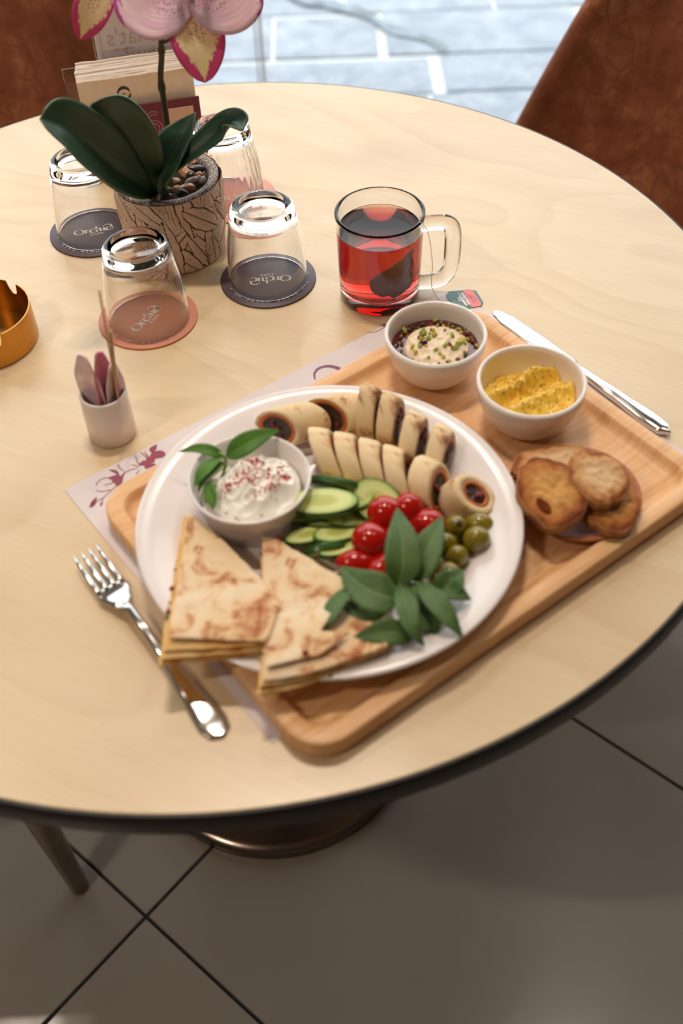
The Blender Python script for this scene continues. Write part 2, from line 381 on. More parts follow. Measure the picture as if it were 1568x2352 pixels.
def leaf(name, P, width, up_, mat, parent, fold=.25, prof=None, serr=0., n=26, m=8, thick=.0006, curl=0., wave=0.):
    """a leaf blade grown along a path, folded about its midrib"""
    up_ = Vector(up_); pts = spline(P, n); vs, fs, uv = [], [], []
    prof = prof or (lambda t: sin(pi*min(1, t*.96+.02)**.8)**.85)
    for i, c in enumerate(pts):
        T = (pts[min(i+1, n)]-pts[max(i-1, 0)]).normalized(); s = T.cross(up_).normalized(); N = s.cross(T).normalized()
        if N.dot(up_) < 0: N = -N
        t = i/n; wd = width*.5*max(prof(t), .01)
        if serr and i % 2: wd *= 1-serr
        for k in range(m+1):
            j = -1+2*k/m; q = c+s*(wd*j)+N*(wd*(fold*abs(j)**1.4-curl*abs(j)**3)+wave*sin(t*9+j*2)*wd)
            vs.append(q); uv.append((.5+j*.5, t))
    for i in range(n):
        for k in range(m): a = i*(m+1)+k; fs.append([a, a+1, a+m+2, a+m+1])
    base = pts[0]; inv = parent.matrix_basis.inverted() if parent and parent.parent is None else None
    if inv: vs = [inv @ v for v in vs]
    o = link(name, mesh(name, vs, fs, mat, uvs=uv), parent)
    if thick: md = o.modifiers.new('s', 'SOLIDIFY'); md.thickness = thick; md.offset = 0
    return o
def local(root, vs):
    inv = root.matrix_basis.inverted(); return [inv @ Vector(v) for v in vs]
def blob(r, n=24, sc=(1, 1, 1), amp=0., fr=1., seed=0., flat=None):
    vs, fs = [], []; h = n//2
    for i in range(h+1):
        th = pi*i/h
        for k in range(n):
            a = 2*pi*k/n; d = Vector((sin(th)*cos(a), sin(th)*sin(a), cos(th))); g = 1+amp*noise.noise(d*fr+Vector((seed, seed*1.7, 0)))
            vs.append((d.x*r*sc[0]*g, d.y*r*sc[1]*g, d.z*r*sc[2]*g))
    for i in range(h):
        for k in range(n): j = (k+1) % n; fs.append([i*n+k, (i+1)*n+k, (i+1)*n+j, i*n+j])
    return vs, fs
def ribbon(P, wfun, z=0., n=None):
    """flat pen stroke in the xy plane"""
    n = n or max(8, 8*(len(P)-1)); pts = spline([(x, y, 0) for x, y in P], n) if len(P) > 2 else [Vector((*P[0], 0)).lerp(Vector((*P[1], 0)), i/n) for i in range(n+1)]
    vs, fs = [], []
    for i, c in enumerate(pts):
        T = (pts[min(i+1, n)]-pts[max(i-1, 0)]).normalized(); s = Vector((-T.y, T.x, 0)); wd = wfun(i/n, T)*.5
        vs += [c+s*wd+Vector((0, 0, z)), c-s*wd+Vector((0, 0, z))]
    for i in range(n): a = 2*i; fs.append([a, a+1, a+3, a+2])
    return vs, fs
def pen(a=.03, b=.13): return lambda t, T: (a*1.9+(b*1.45-a*1.9)*abs(T.y)**1.3)*(1 if .04 < t < .96 else .5)
def ell(cx, cy, rx, ry, a0=0, a1=360, n=16): return [(cx+rx*cos(R(a0+(a1-a0)*i/n)), cy+ry*sin(R(a0+(a1-a0)*i/n))) for i in range(n+1)]
def logo():
    """the word Orchid with Cafe below, as thick and thin pen strokes"""
    S = [ribbon(ell(.45, .5, .42, .42, 100, 460), pen(.03, .14)), ribbon([(.38, .5), (.52, .5)], lambda t, T: .09*(1-abs(2*t-1))+.01),
         ribbon([(.45, .42), (.45, .58)], lambda t, T: .09*(1-abs(2*t-1))+.01),
         ribbon([(1.0, .72), (1.08, .60), (1.08, .12)], pen()), ribbon([(1.08, .45), (1.2, .66), (1.34, .66)], lambda t, T: .03+.12*t),
         ribbon(ell(1.72, .38, .24, .28, 50, 315), pen(.03, .15)),
         ribbon([(2.1, 1.05), (2.1, .1)], pen()), ribbon([(2.1, .45), (2.24, .66), (2.42, .6), (2.46, .1)], pen(.03, .13)),
         ribbon([(2.78, .66), (2.78, .1)], pen()), ribbon([(2.70, .9), (2.86, .9)], lambda t, T: .14*(1-abs(2*t-1))+.01),
         ribbon(ell(3.24, .36, .25, .27, 0, 360), pen(.03, .15)), ribbon([(3.5, .08), (3.52, .55), (3.45, .98), (3.1, 1.12), (2.85, 1.02)], pen(.04, .14)),
         ribbon(ell(1.62, -.22, .12, .13, 50, 310), pen(.02, .07)), ribbon(ell(1.95, -.24, .10, .10), pen(.02, .07)), ribbon([(2.06, -.14), (2.07, -.35)], pen(.02, .06)),
         ribbon([(2.34, -.02), (2.24, -.08), (2.22, -.35)], pen(.02, .06)), ribbon([(2.16, -.16), (2.34, -.16)], lambda t, T: .03),
         ribbon([(2.42, -.24), (2.62, -.23), (2.58, -.13), (2.46, -.16), (2.44, -.3), (2.62, -.34)], pen(.02, .06))]
    vs, fs = join(*S); return [Vector((v.x-1.95, v.y-.45, 0)) for v in vs], fs
LOGO = logo()
def logo_obj(parent, scale, loc, rz, mat, z=.0004, name='lettering'):
    c, s = cos(rz), sin(rz); vs = [Vector(((v.x*c-v.y*s)*scale+loc[0], (v.x*s+v.y*c)*scale+loc[1], z)) for v in LOGO[0]]
    return link(name, mesh(name, vs, LOGO[1], mat, smooth=False), parent)
def text_mesh(s, size, shear=0., spacing=1.):
    c = bpy.data.curves.new('t', 'FONT'); c.body = s; c.size = size; c.shear = shear; c.align_x = 'CENTER'; c.align_y = 'CENTER'; c.resolution_u = 2; c.space_character = spacing
    o = bpy.data.objects.new('t', c); COL.objects.link(o); dg = bpy.context.evaluated_depsgraph_get(); dg.update()
    me = bpy.data.meshes.new_from_object(o.evaluated_get(dg)); vs = [v.co.copy() for v in me.vertices]; fs = [list(p.vertices) for p in me.polygons]
    bpy.data.objects.remove(o); bpy.data.curves.remove(c); bpy.data.meshes.remove(me); return vs, fs
def placed(vf, M4): return [M4 @ v for v in vf[0]], vf[1]
# ================================================================== SETTING
CT, ST = cos(R(-41.5)), sin(R(-41.5)); d1 = Vector((CT, ST, 0)); d2 = Vector((-ST, CT, 0)); T0 = Vector((-.275, .534, 0)); TS = .605
fl = link('floor', mesh('floor', *box(-3, 3, -3, WY+.02, -.06, -.004), M['grout'], False)); tag(fl, kind='structure')
tm = bevbox('tile', box(.0022, TS-.0022, .0022, TS-.0022, -.010, 0), M['tile'], .0012, 1)
for i in range(-6, 8):
    for j in range(-6, 8):
        p = T0+d1*(TS*i)+d2*(TS*j); c = p+d1*(TS/2)+d2*(TS/2)
        if -2.0 < c.x < 2.0 and -1.0 < c.y < WY-.43: link('tile', tm, fl, p, (0, 0, R(-41.5)))
rem = link('tile_border', mesh('tile_border', *join(box(-3, -2.35, -3, WY, -.009, -.0035), box(2.35, 3, -3, WY, -.009, -.0035), box(-3, 3, -3, -1.4, -.009, -.0035)), M['tile'], False), fl); rem['kind'] = 'stuff'
tag(link('ceiling', mesh('ceiling', *box(-3, 3, -3, WY+.02, CEIL, CEIL+.06), M['ceil'], False)), kind='structure')
tag(link('wall_front', mesh('wall_front', *box(-3, 3, -3.1, -3, 0, CEIL), M['plaster'], False)), kind='structure')
tag(link('wall_left', mesh('wall_left', *box(-3.1, -3, -3.1, WY+.02, 0, CEIL), M['plaster'], False)), kind='structure')
tag(link('wall_right', mesh('wall_right', *box(3, 3.1, -3.1, WY+.02, 0, CEIL), M['plaster'], False)), kind='structure')
for (lx, ly), lw in zip(LAMPS, ('over the middle of the table', 'over the right chair', 'nearest the shopfront', 'over the left wall side', 'added to brighten the left floor')):
    r = empty('ceiling_downlight', (lx, ly, CEIL-.02), 'dark recessed triple spotlight in the ceiling '+lw, 'light', 'ceiling downlights')
    link('housing', bevbox('housing', box(-.19, .19, -.07, .07, -.012, .02), M['black'], .003), r)
    for k in (-1, 0, 1): link('lamp_ring', mesh('lamp_ring', *lathe([(.030, -.0125), (.036, -.0125), (.036, -.017), (.030, -.017), (.030, -.0125)], 24)[:2], M['alu']), r, (.11*k, 0, 0))
# glass front towards the street
jx = pv(600, 100, WY).x
wn = empty('window_1', (0, WY, 0), None, None); wn['kind'] = 'structure'; wn['label'] = 'full height glass shopfront behind the table'
xs = [jx-1.5, jx, jx+1.5]
for a, b in zip([-3]+xs, xs+[3]):
    link('pane', mesh('pane', *box(a+.004, b-.004, -.004, .004, .05, CEIL-.06), M['pane'], False), wn)
for a in xs: link('glazing_joint', mesh('glazing_joint', *box(a-.0035, a+.0035, -.006, .006, .03, CEIL-.05), M['silicone'], False), wn); link('glazing_joint', mesh('glazing_joint', *box(a-.014, a-.010, -.006, .006, .03, CEIL-.05), M['silicone'], False), wn)
link('window_frame', mesh('window_frame', *join(box(-3, 3, -.03, .03, 0, .05), box(-3, 3, -.03, .03, CEIL-.07, CEIL)), M['alu'], False), wn)
# pavement outside
pvm = link('pavement', mesh('pavement', *box(-6, 6, WY+.02, 9, -.08, -.014), M['joint'], False)); tag(pvm, kind='structure')
y = WY+.05; row = 0; rnd = random.Random(3)
while y < 5.2:
    d = rnd.choice([.28, .36, .22]); x = -2.2-rnd.random()*.4
    while x < 2.4:
        l = rnd.choice([.32, .45, .6, .75]); g = rnd.choice([.012, .026, .034])
        link('paving_stone', bevbox('paving_stone', box(x, x+l-g, y, y+d-rnd.choice([.008, .024]), -.03, -.010+rnd.random()*.003), M['stone'], .003, 1), pvm)
        x += l
    y += d; row += 1
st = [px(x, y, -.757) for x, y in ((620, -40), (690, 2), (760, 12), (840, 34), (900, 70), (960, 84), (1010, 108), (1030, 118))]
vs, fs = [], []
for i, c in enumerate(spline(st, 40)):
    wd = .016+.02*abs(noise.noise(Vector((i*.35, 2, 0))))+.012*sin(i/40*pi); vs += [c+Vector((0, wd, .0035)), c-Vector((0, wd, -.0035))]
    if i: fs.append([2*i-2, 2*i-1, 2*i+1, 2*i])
so = link('painted_shadow', mesh('painted_shadow', vs, fs, plain('shadow_grey', '#5d646c', .4, (20, .9, '#93a0ad')), False), pvm)  # flat dark streak laid on the slabs as a branch's blurred shadow
# ================================================================== TABLE
TCX, TCY, TR = -.1061, .8006, .4915
tb = empty('round_table', (TCX, TCY, 0), 'round pale beech table with dark edge band and steel pedestal', 'table')
v, f, u = lathe([(0, TZ-.0235), (TR-.003, TZ-.0235), (TR-.002, TZ-.02), (TR-.002, TZ-.001), (TR-.003, TZ), (0, TZ)], 192)
link('tabletop', mesh('tabletop', v, f, M['table'], False), tb)
link('edge_band', mesh('edge_band', *lathe([(TR-.0021, TZ-.025), (TR, TZ-.0245), (TR+.001, TZ-.023), (TR+.001, TZ-.0022), (TR, TZ-.0008), (TR-.0021, TZ-.0004), (TR-.0021, TZ-.025)], 192)[:2], M['edge']), tb)
link('column', mesh('column', *lathe([(.034, .03), (.034, TZ-.05), (.12, TZ-.045), (.12, TZ-.024)], 40)[:2], M['brushed']), tb)
link('base', mesh('base', *lathe([(0, .024), (.05, .022), (.12, .020), (.180, .018), (.192, .016), (.195, .011), (.195, 0), (0, 0)], 96)[:2], M['brushed']), tb)
# ================================================================== CHAIRS
def shell_back():
    vs, fs, uv = [], [], []; n, m = 26, 20
    for i in range(m+1):
        t = i/m; z = .36+.50*t; wd = .255-.105*t**1.4; y = -.17-.15*t
        if t > .8: wd *= math.sqrt(max(.0, 1-((t-.8)/.2)**2*.55))
        for k in range(n+1):
            j = -1+2*k/n; wrap = .14*(1-.45*t)*abs(j)**2.4
            vs.append((wd*j, y+wrap, z-.03*abs(j)**3*t)); uv.append((k/n, t))
    for i in range(m):
        for k in range(n): a = i*(n+1)+k; fs.append([a, a+1, a+n+2, a+n+1])
    return vs, fs, uv
def seat_geo():
    vs, fs = [], []; n = 40; prof = [(0, .47), (.6, .472), (.88, .466), (1., .445), (1.0, .42), (.85, .40), (0, .395)]; idx = []
    for r, z in prof:
        row = []
        for k in range(n):
            a = 2*pi*k/n; ex = 3.2; q = (abs(cos(a))**ex+abs(sin(a))**ex)**(-1/ex); row.append(len(vs)); vs.append((.235*r*q*cos(a), .225*r*q*sin(a)+.02, z))
        idx.append(row)
    for a, b in zip(idx, idx[1:]):
        for k in range(n): j = (k+1) % n; fs.append([a[k], a[j], b[j], b[k]])
    return vs, fs
def make_chair(loc, rz, label):
    c = empty('velvet_chair', loc, label, 'chair', 'brown velvet chairs round the table', (0, 0, rz))
    v, f, u = shell_back(); b = link('backrest', mesh('backrest', v, f, M['velvet'], uvs=u), c); s = b.modifiers.new('s', 'SOLIDIFY'); s.thickness = .035; s.offset = -1
    s2 = b.modifiers.new('b', 'SUBSURF'); s2.levels = s2.render_levels = 1
    link('seat', mesh('seat', *seat_geo(), M['velvet']), c)
    for sx in (-1, 1):
        for sy in (-1, 1):
            link('leg', mesh('leg', *tube([(sx*.145, .02+sy*.14, .40), (sx*.20, .02+sy*.19, 0)], [.026, .012], 16), M['leg']), c)
    return c
def chair_at(x, y, label):
    a = math.atan2(TCY-y, TCX-x)-pi/2; return make_chair((x, y, 0), a, label)
chair_at(.352, 1.265, 'brown velvet chair behind the table on the right, its slanted back edge against the window')
chair_at(-.35, 1.33, 'brown velvet chair behind the table on the left, behind the menu stand and orchid')
make_chair((-.577, .777, 0), R(-90), 'chair at the left front whose taupe tapered leg shows below the table edge')
# ================================================================== PLACEMAT AND TRAY
TH = .6282; XD = Vector((cos(TH), sin(TH), 0)); YD = Vector((sin(TH), -cos(TH), 0)); MC = W(-.2273, .6006, .0)
def tl(a, b, z=0): return MC+XD*a+YD*b+Vector((0, 0, z))
# placemat: local frame with x along its long side, y away from the viewer's edge
def mat_local(p): d = p-MC; return d.dot(XD), d.dot(YD)
pm = empty('placemat', MC, 'pale lilac paper placemat with plum orchid print under the wooden tray', 'placemat', None, (0, 0, TH))
LX = mat_local(px(1042, 664, 0))[0]; LY = mat_local(px(628, 1706, 0))[1]
sheet = link('sheet', bevbox('sheet', box(0, LX, -LY, 0, .0002, .0008), M['mat_paper'], .0001, 1), pm)
def mp(x, y): a, b = mat_local(px(x, y, .001)); return (a, -b)
def mat_stroke(P, w0, w1=None, mat='print_plum', name='print'):
    w1 = w0 if w1 is None else w1
    return ribbon([mp(*p) for p in P], lambda t, T: w0+(w1-w0)*t)
def mat_poly(P):
    q = spline([(*mp(*p), 0) for p in P+[P[0]]], 5*len(P)); q = q[:-1]; return [Vector((v.x, v.y, 0)) for v in q], [list(range(len(q)))]
def zc(s): return s*.12755
def cc(*P): return [(220+zc(a), 1020+zc(b)) for a, b in P]
pl = [mat_poly(cc((230, 462), (320, 460), (400, 500), (440, 575), (520, 500), (535, 510), (495, 590), (475, 680), (400, 740), (345, 735), (350, 700), (290, 695), (295, 650), (215, 610), (300, 575), (380, 545), (300, 500))),
      mat_poly(cc((1105, 0), (1090, 90), (1060, 130), (1180, 115), (1255, 180), (1200, 240), (1070, 265), (1060, 325), (990, 340), (1080, 370), (900, 445), (870, 390), (800, 385), (770, 370), (840, 300), (900, 290), (910, 240), (965, 230), (1000, 150), (965, 120), (985, 60))),
      mat_poly(cc((870, 110), (890, 150), (950, 220), (930, 235), (880, 160))),
      mat_poly(cc((75, 1115), (80, 1070), (110, 1040), (125, 1070), (100, 1110)))]
pl += [mat_poly([(205, 1166), (210, 1152), (222, 1142), (219, 1158), (212, 1164)])]
sk = [mat_stroke(P, .0007) for P in (cc((0, 745), (60, 660), (150, 610), (215, 612)), cc((0, 830), (100, 855), (270, 820)), cc((160, 740), (290, 705)), cc((395, 365), (430, 430), (500, 480)),
      cc((535, 500), (640, 460), (740, 440)), cc((700, 200), (740, 270), (750, 320), (790, 370)), cc((800, 140), (860, 190), (900, 240)), cc((640, 368), (770, 410)), cc((720, 545), (780, 480)), cc((115, 1040), (135, 970), (330, 790), (480, 690)), cc((-110, 1110), (0, 1040), (130, 970)))]
vs, fs = join(*pl, *sk); vs = [Vector((v.x, v.y, .0011)) for v in vs]
link('printed_flowers', mesh('printed_flowers', vs, fs, M['print_plum'], False), pm)
a = mp(775, 880); S = .001
for vs, fs in (ribbon([(mp(723, 872)), mp(722, 858), mp(732, 846), mp(750, 841), mp(768, 843), mp(780, 848)], lambda t, T: .0014+.003*t),
              ribbon([mp(846, 763), mp(862, 762), mp(885, 750)], lambda t, T: .0007), mat_poly([(873, 748), (882, 744), (890, 745), (886, 750)])):
    link('printed_letter', mesh('printed_letter', [Vector((v.x, v.y, .0011)) for v in vs], fs, M['print_purple'], False), pm)
# tray
TA0, TB0, TLX, TLY = .0079, .0393, .401, .2945
tray = empty('serving_tray', tl(TA0+TLX/2, TB0+TLY/2, .0009), 'rectangular bamboo serving tray with raised rounded rim', 'tray', None, (0, 0, TH))
def rrect(lx, ly, r, z, n=8):
    out = []
    for cx, cy, a0 in ((lx/2-r, ly/2-r, 0), (-lx/2+r, ly/2-r, 90), (-lx/2+r, -ly/2+r, 180), (lx/2-r, -ly/2+r, 270)):
        for i in range(n+1): a = R(a0+90*i/n); out.append((cx+r*cos(a), cy+r*sin(a), z))
    return out
rings = [rrect(TLX-.006, TLY-.006, .027, 0), rrect(TLX-.001, TLY-.001, .0295, .002), rrect(TLX, TLY, .030, .004), rrect(TLX, TLY, .030, .0165), rrect(TLX-.0015, TLY-.0015, .0295, .0175), rrect(TLX-.004, TLY-.004, .028, .018),
         rrect(TLX-.025, TLY-.025, .020, .018), rrect(TLX-.028, TLY-.028, .0185, .017), rrect(TLX-.031, TLY-.031, .017, .013), rrect(TLX-.037, TLY-.037, .015, .0095), rrect(TLX-.046, TLY-.046, .013, .008)]
vs = sum(rings, []); n = len(rings[0]); fs = []
for i in range(len(rings)-1):
    for k in range(n): j = (k+1) % n; fs.append([i*n+k, i*n+j, (i+1)*n+j, (i+1)*n+k])
fs += [list(range(n))[::-1], list(range((len(rings)-1)*n, len(rings)*n))]
me = mesh('tray_body', vs, fs, M['bamboo']); me.polygons[-1].use_smooth = False; me.polygons[-2].use_smooth = False
link('tray_body', me, tray)
TF = .0089                                  # tray floor above the table
# ================================================================== PLATE
plc = W(-.0095, .5315, TF)
plate = link('dinner_plate', mesh('dinner_plate', *lathe([(0, .003), (.075, .003), (.080, 0), (.086, 0), (.088, .004), (.112, .0105), (.130, .019), (.1445, .0245), (.1462, .0262), (.1458, .0278), (.144, .0282), (.128, .0232), (.1185, .0195), (.1175, .0192), (.111, .0145), (.100, .0090), (.088, .0072), (0, .0065)], 128)[:2], M['china']), None, plc)
tag(plate, 'large round white china plate filled with wraps, salad and flatbread', 'plate')
PF = TF+.0066                               # plate floor above table
# ================================================================== BOWLS
def bowl(cx, cy, z0, r, h, foot, mat, label, name='small_bowl'):
    pr = [(0, .003), (foot-.003, .003), (foot-.001, 0), (foot+.001, 0), (foot+.0015, .003)]
    for i in range(1, 13): t = i/12; pr.append((foot+.001+(r-foot-.001)*sin(t*pi/2)**1.05, .003+(h-.004)*(1-cos(t*pi/2))**.80))
    pr += [(r, h-.001), (r-.0006, h), (r-.002, h+.0002), (r-.0032, h-.0008)]
    for i in range(11, -1, -1): t = i/12; pr.append(((foot+.001+(r-.0036-foot-.001)*sin(t*pi/2)**1.05) if i else .012, .0065+(h-.008)*(1-cos(t*pi/2))**.80))
    pr += [(0, .0062)]
    o = link(name, mesh(name, *lathe(pr, 96)[:2], mat), None, W(cx, cy, z0)); return tag(o, label, 'bowl')
b1 = bowl(.0865, .7192, TF, .0441, .0465, .0225, M['bowl_china'], 'white bowl of cream and pistachios on the tray beside the tea mug')
b2 = bowl(.1597, .6545, TF, .0449, .0465, .0240, M['bowl_china'], 'white bowl of yellow mash on the tray beside the knife')
yb = link('yogurt_bowl', mesh('yogurt_bowl', *lathe([(0, .002), (.032, .002), (.034, 0), (.037, .001), (.041, .018), (.0452, .037), (.0468, .0385), (.0470, .0398), (.0462, .0406), (.0448, .040), (.0435, .037), (.0392, .018), (.036, .008), (.030, .0055), (0, .005)], 96)[:2], M['china']), None, W(-.0688, .5553, PF))
tag(yb, 'small white bowl of white cheese set on the plate beside the flatbread', 'bowl')
def mound(cx, cy, z0, r, zf, mat, name, label, cat, nr=44, na=96, off=(0, 0)):
    vs, fs, uv = [], [], []
    for i in range(nr+1):
        for k in range(na):
            a = 2*pi*k/na; q = r*i/nr; x, y = q*cos(a), q*sin(a); vs.append((x, y, zf(x, y, i/nr))); uv.append((i/nr, k/na))
    for i in range(nr):
        for k in range(na): j = (k+1) % na; fs.append([i*na+k, (i+1)*na+k, (i+1)*na+j, i*na+j])
    o = link(name, mesh(name, vs, fs, mat, uvs=uv), None, W(cx, cy, z0)); tag(o, label, cat); return o
def flecks(parent, pts, size, mat, name, kind='stuff', flat=.35):
    P = []
    for p, s in pts:
        s *= size*random.uniform(.6, 1.3); a = random.random()*6; q = []
        for k in range(5): q.append((p[0]+s*random.uniform(.7, 1.2)*cos(a+k*1.257), p[1]+s*random.uniform(.7, 1.2)*sin(a+k*1.257), p[2]+s*flat*random.uniform(-.3, .4)))
        q += [(p[0], p[1], p[2]+s*flat*1.3), (p[0], p[1], p[2]-s*flat)]
        P.append((q, [[k, (k+1) % 5, 5] for k in range(5)]+[[(k+1) % 5, k, 6] for k in range(5)]))
    o = link(name, mesh(name, *join(*P), mat, False), parent); o['kind'] = kind; return o
# --- labneh
def ridged(x, y, f, s=0.):
    n = noise.noise(Vector((x*f+s, y*f, s))); return 1-abs(n)*2
LBX, LBY = px(592, 1112, .05).x-(-.0688), px(592, 1112, .05).y-.5553
def zl(x, y, t):
    d = math.hypot(x-LBX, y-LBY)/.037; dome = max(0, 1-d*d)
    return .018+.020*dome**.6*(1 if t < 1 else 0)+dome**.3*.0075*ridged(x, y, 52, 1.3)+.0030*ridged(x, y, 120, 4)*min(1, dome*3)
lab = mound(-.0688, .5553, PF, .0385, zl, M['labneh'], 'labneh', 'white lumpy strained cheese dusted with red paprika in the plate bowl', 'cheese', 60, 140)
pts = []
for cx, cy, n, sp in ((-.003, .017, 60, .0045), (.016, .013, 22, .003), (-.006, .0, 60, .0050), (.009, -.012, 30, .0028), (-.021, -.007, 24, .0025), (.019, .001, 30, .0032), (.0, 0, 36, .022), (.007, .003, 16, .003)):
    for _ in range(n):
        x, y = LBX+random.gauss(cx, sp), LBY+random.gauss(cy, sp)
        if math.hypot(x, y) < .036: pts.append(((x, y, zl(x, y, .5)+.0002), 1))
flecks(lab, pts, .0011, M['paprika'], 'paprika')
# --- yellow dip
def zd(x, y, t):
    c, s = cos(R(35)), sin(R(35)); u = x*c+y*s; v = -x*s+y*c
    base = .0300-.006*(u/.04)+.0-.010*max(0, (v-.006)/.03)
    return base+.0120*math.exp(-((v-.010-.006*sin(u*90))/.007)**2)*(1-max(0, t-.7)*1.5)+.007*math.exp(-((v+.014)/.008)**2)-.004*math.exp(-((v+.002)/.006)**2)+.0030*ridged(x, y, 90, 2)+.0016*ridged(x, y, 260, 6)-(.004 if t > .97 else 0)
dip = mound(.1597, .6545, TF, .0385, zd, M['dip'], 'yellow_mash', 'chunky yellow mash with red and green specks in the right bowl', 'dip', 60, 140)
pts = [((x, y, zd(x, y, .5)), 1) for x, y in ((random.uniform(-.034, .034), random.uniform(-.034, .034)) for _ in range(330)) if math.hypot(x, y) < .036]
flecks(dip, pts[:220], .0007, M['chilli'], 'chilli_specks'); flecks(dip, pts[220:250], .0010, M['herb'], 'herb_specks')
# --- cream with pistachios
def zk(x, y, t):
    d = math.hypot(x-.0015, y+.001)/.0285; return .0280+(.0075*max(0, 1-d*d)**.5 if d < 1 else 0)+.0022*ridged(x, y, 110, 3)*(1 if d < 1 else 0)
syr = mound(.0865, .7192, TF, .0382, lambda x, y, t: .0300, M['syrup'], 'berry_syrup', 'dark red berry syrup round the cream in the bowl by the mug', 'sauce', 6, 64)
crm = mound(.0865, .7192, TF, .0290, zk, M['cream'], 'cream_dollop', 'pale cream topped with chopped pistachios in the bowl by the mug', 'cream', 40, 96)
crm.location.z += .0004
PM = [mesh('pistachio_piece', *blob(1, 10, (1, .7, .55), .35, 1.6, i*3.1), PIST[i % 4], False) for i in range(8)]
for i in range(125):
    a = random.random()*2*pi; r = .035*math.sqrt(random.random()) if i < 62 else random.uniform(.026, .0365)
    x, y = r*cos(a), r*sin(a)
    o = link('pistachio_piece', random.choice([PM[0], PM[1], PM[4], PM[5], PM[0], PM[1], PM[2]] if r < .026 else PM), crm, (x, y, max(zk(x, y, .5), .0300)+.0010), (random.random()*3, random.random()*3, random.random()*3)); s = random.uniform(.0018, .0040) if r < .026 else random.uniform(.0013, .0024); o.scale = (s, s, s)
rb = link('rosebud_petal', mesh('rosebud_petal', *join(blob(.0034, 12, (.75, .5, 1.15), .3, 2, 1), ([Vector(v)+Vector((.0026, 0, .0012)) for v in blob(.0028, 12, (.6, .5, 1.1), .3, 2, 5)[0]], blob(.0028, 12)[1])), M['rosebud'], True), crm, (-.0125, -.0035, .0365), (.3, .2, .3))
rb.scale = (1.15, 1.3, 1.15)
# ================================================================== TEA MUG
mug = empty('tea_mug', W(.0449, .8505, 0), 'clear glass mug of dark red tea standing behind the tray', 'mug')
def mug_h(z): return .0385+.0028*(z/.0925)
pr = [(0, .0035), (.030, .0035), (.034, .0005), (.0365, .0002), (.0383, .0025), (.0385, .006), (mug_h(.04), .04), (mug_h(.085), .085), (.0418, .0895), (.0416, .0918), (.0402, .0925), (.0388, .0917), (.0384, .088), (.0372, .05), (.0362, .020), (.0352, .0155), (.032, .0128), (0, .0122)]
link('glass_body', mesh('glass_body', *lathe(pr, 96)[:2], M['glass']), mug)
hp = spline([(.038, 0, .078), (.050, 0, .0805), (.062, 0, .0795), (.0675, 0, .071), (.0685, 0, .050), (.067, 0, .030), (.059, 0, .018), (.048, 0, .0145), (.036, 0, .0135)], 40)
hr = [.0062 if i > 3 else .0075 for i in range(41)]
ho = link('handle', mesh('handle', *tube(hp, [.0060]*41, 16, flat=1.35), M['glass']), mug, None, (0, 0, R(-4)))
pt = [(0, .0120), (.032, .0126), (.0354, .0153), (.0365, .020), (.0376, .050), (.0384, .0745), (.0384, .0752), (.0378, .0748), (.036, .0742), (0, .0742)]
tea = link('tea', mesh('tea', *lathe(pt, 96)[:2], M['tea']), None, W(.0449, .8505, 0)); tag(tea, 'dark red brewed tea filling the glass mug', 'tea')
tbg = empty('tea_bag', W(.0449, .8505, 0), 'wet tea bag steeping at the right side of the mug, with string and tag', 'tea bag')
v, f = blob(1, 28, (.0135, .0032, .027), .3, 1.7, 2); v = [Vector((x*(1.1-.75*(z/.027)), y*(1.5-.6*z/.027), z)) for x, y, z in v]
rot = Matrix.Rotation(R(28), 3, 'Y') @ Matrix.Rotation(R(20), 3, 'Z')
bagc = Vector((.014, -.022, .041))
link('bag', mesh('bag', [rot @ q+bagc for q in v], f, M['teabag']), tbg)
def tbl(p): return p-Vector(tbg.location)
tagc = px(1068, 688, .0)
sp = [Vector((.022, -.018, .066)), Vector((.031, -.020, .086)), Vector((.0355, -.0225, .0934)), Vector((.0425, -.027, .084)), Vector((.047, -.030, .055)), tbl(px(992, 660, .006)), tbl(px(1012, 690, .002)), tbl(px(1035, 696, .0016)), tbl(px(1046, 690, .0016))]
link('string', mesh('string', *tube(spline(sp, 50), .00032, 6), M['string']), tbg)
tcorn = [(1024, 679), (1030, 671), (1077, 666), (1093, 669), (1109, 695), (1103, 704), (1078, 709), (1068, 708), (1037, 697), (1027, 687)]
def sheet_poly(P, z, th, mat, name, root):
    q = [px(x, y, z) for x, y in P]; n = len(q); vs = local(root, q)+local(root, [p+Vector((0, 0, th)) for p in q])
    fs = [list(range(n))[::-1], list(range(n, 2*n))]+[[k, (k+1) % n, n+(k+1) % n, n+k] for k in range(n)]
    bm = bmesh.new(); me = mesh(name, vs, fs, mat, False); bm.from_mesh(me); bmesh.ops.recalc_face_normals(bm, faces=bm.faces[:]); bm.to_mesh(me); bm.free()
    return link(name, me, root)
sheet_poly(tcorn, .0008, .0008, M['tag_teal'], 'tag', tbg)
sheet_poly([(1062, 667.5), (1077, 666), (1085, 667.5), (1105, 699), (1103, 704), (1083, 706.5)], .0012, .0006, M['tag_pink'], 'tag_band', tbg)
sheet_poly([(1051, 674), (1063, 673), (1081, 701), (1069, 703), (1062, 694), (1053, 692), (1050, 685), (1055, 681)], .0012, .0006, M['print_white'], 'tag_label', tbg)
tx = px(1082, 701, 0)-px(1062, 673, 0); ang = math.atan2(tx.y, tx.x)
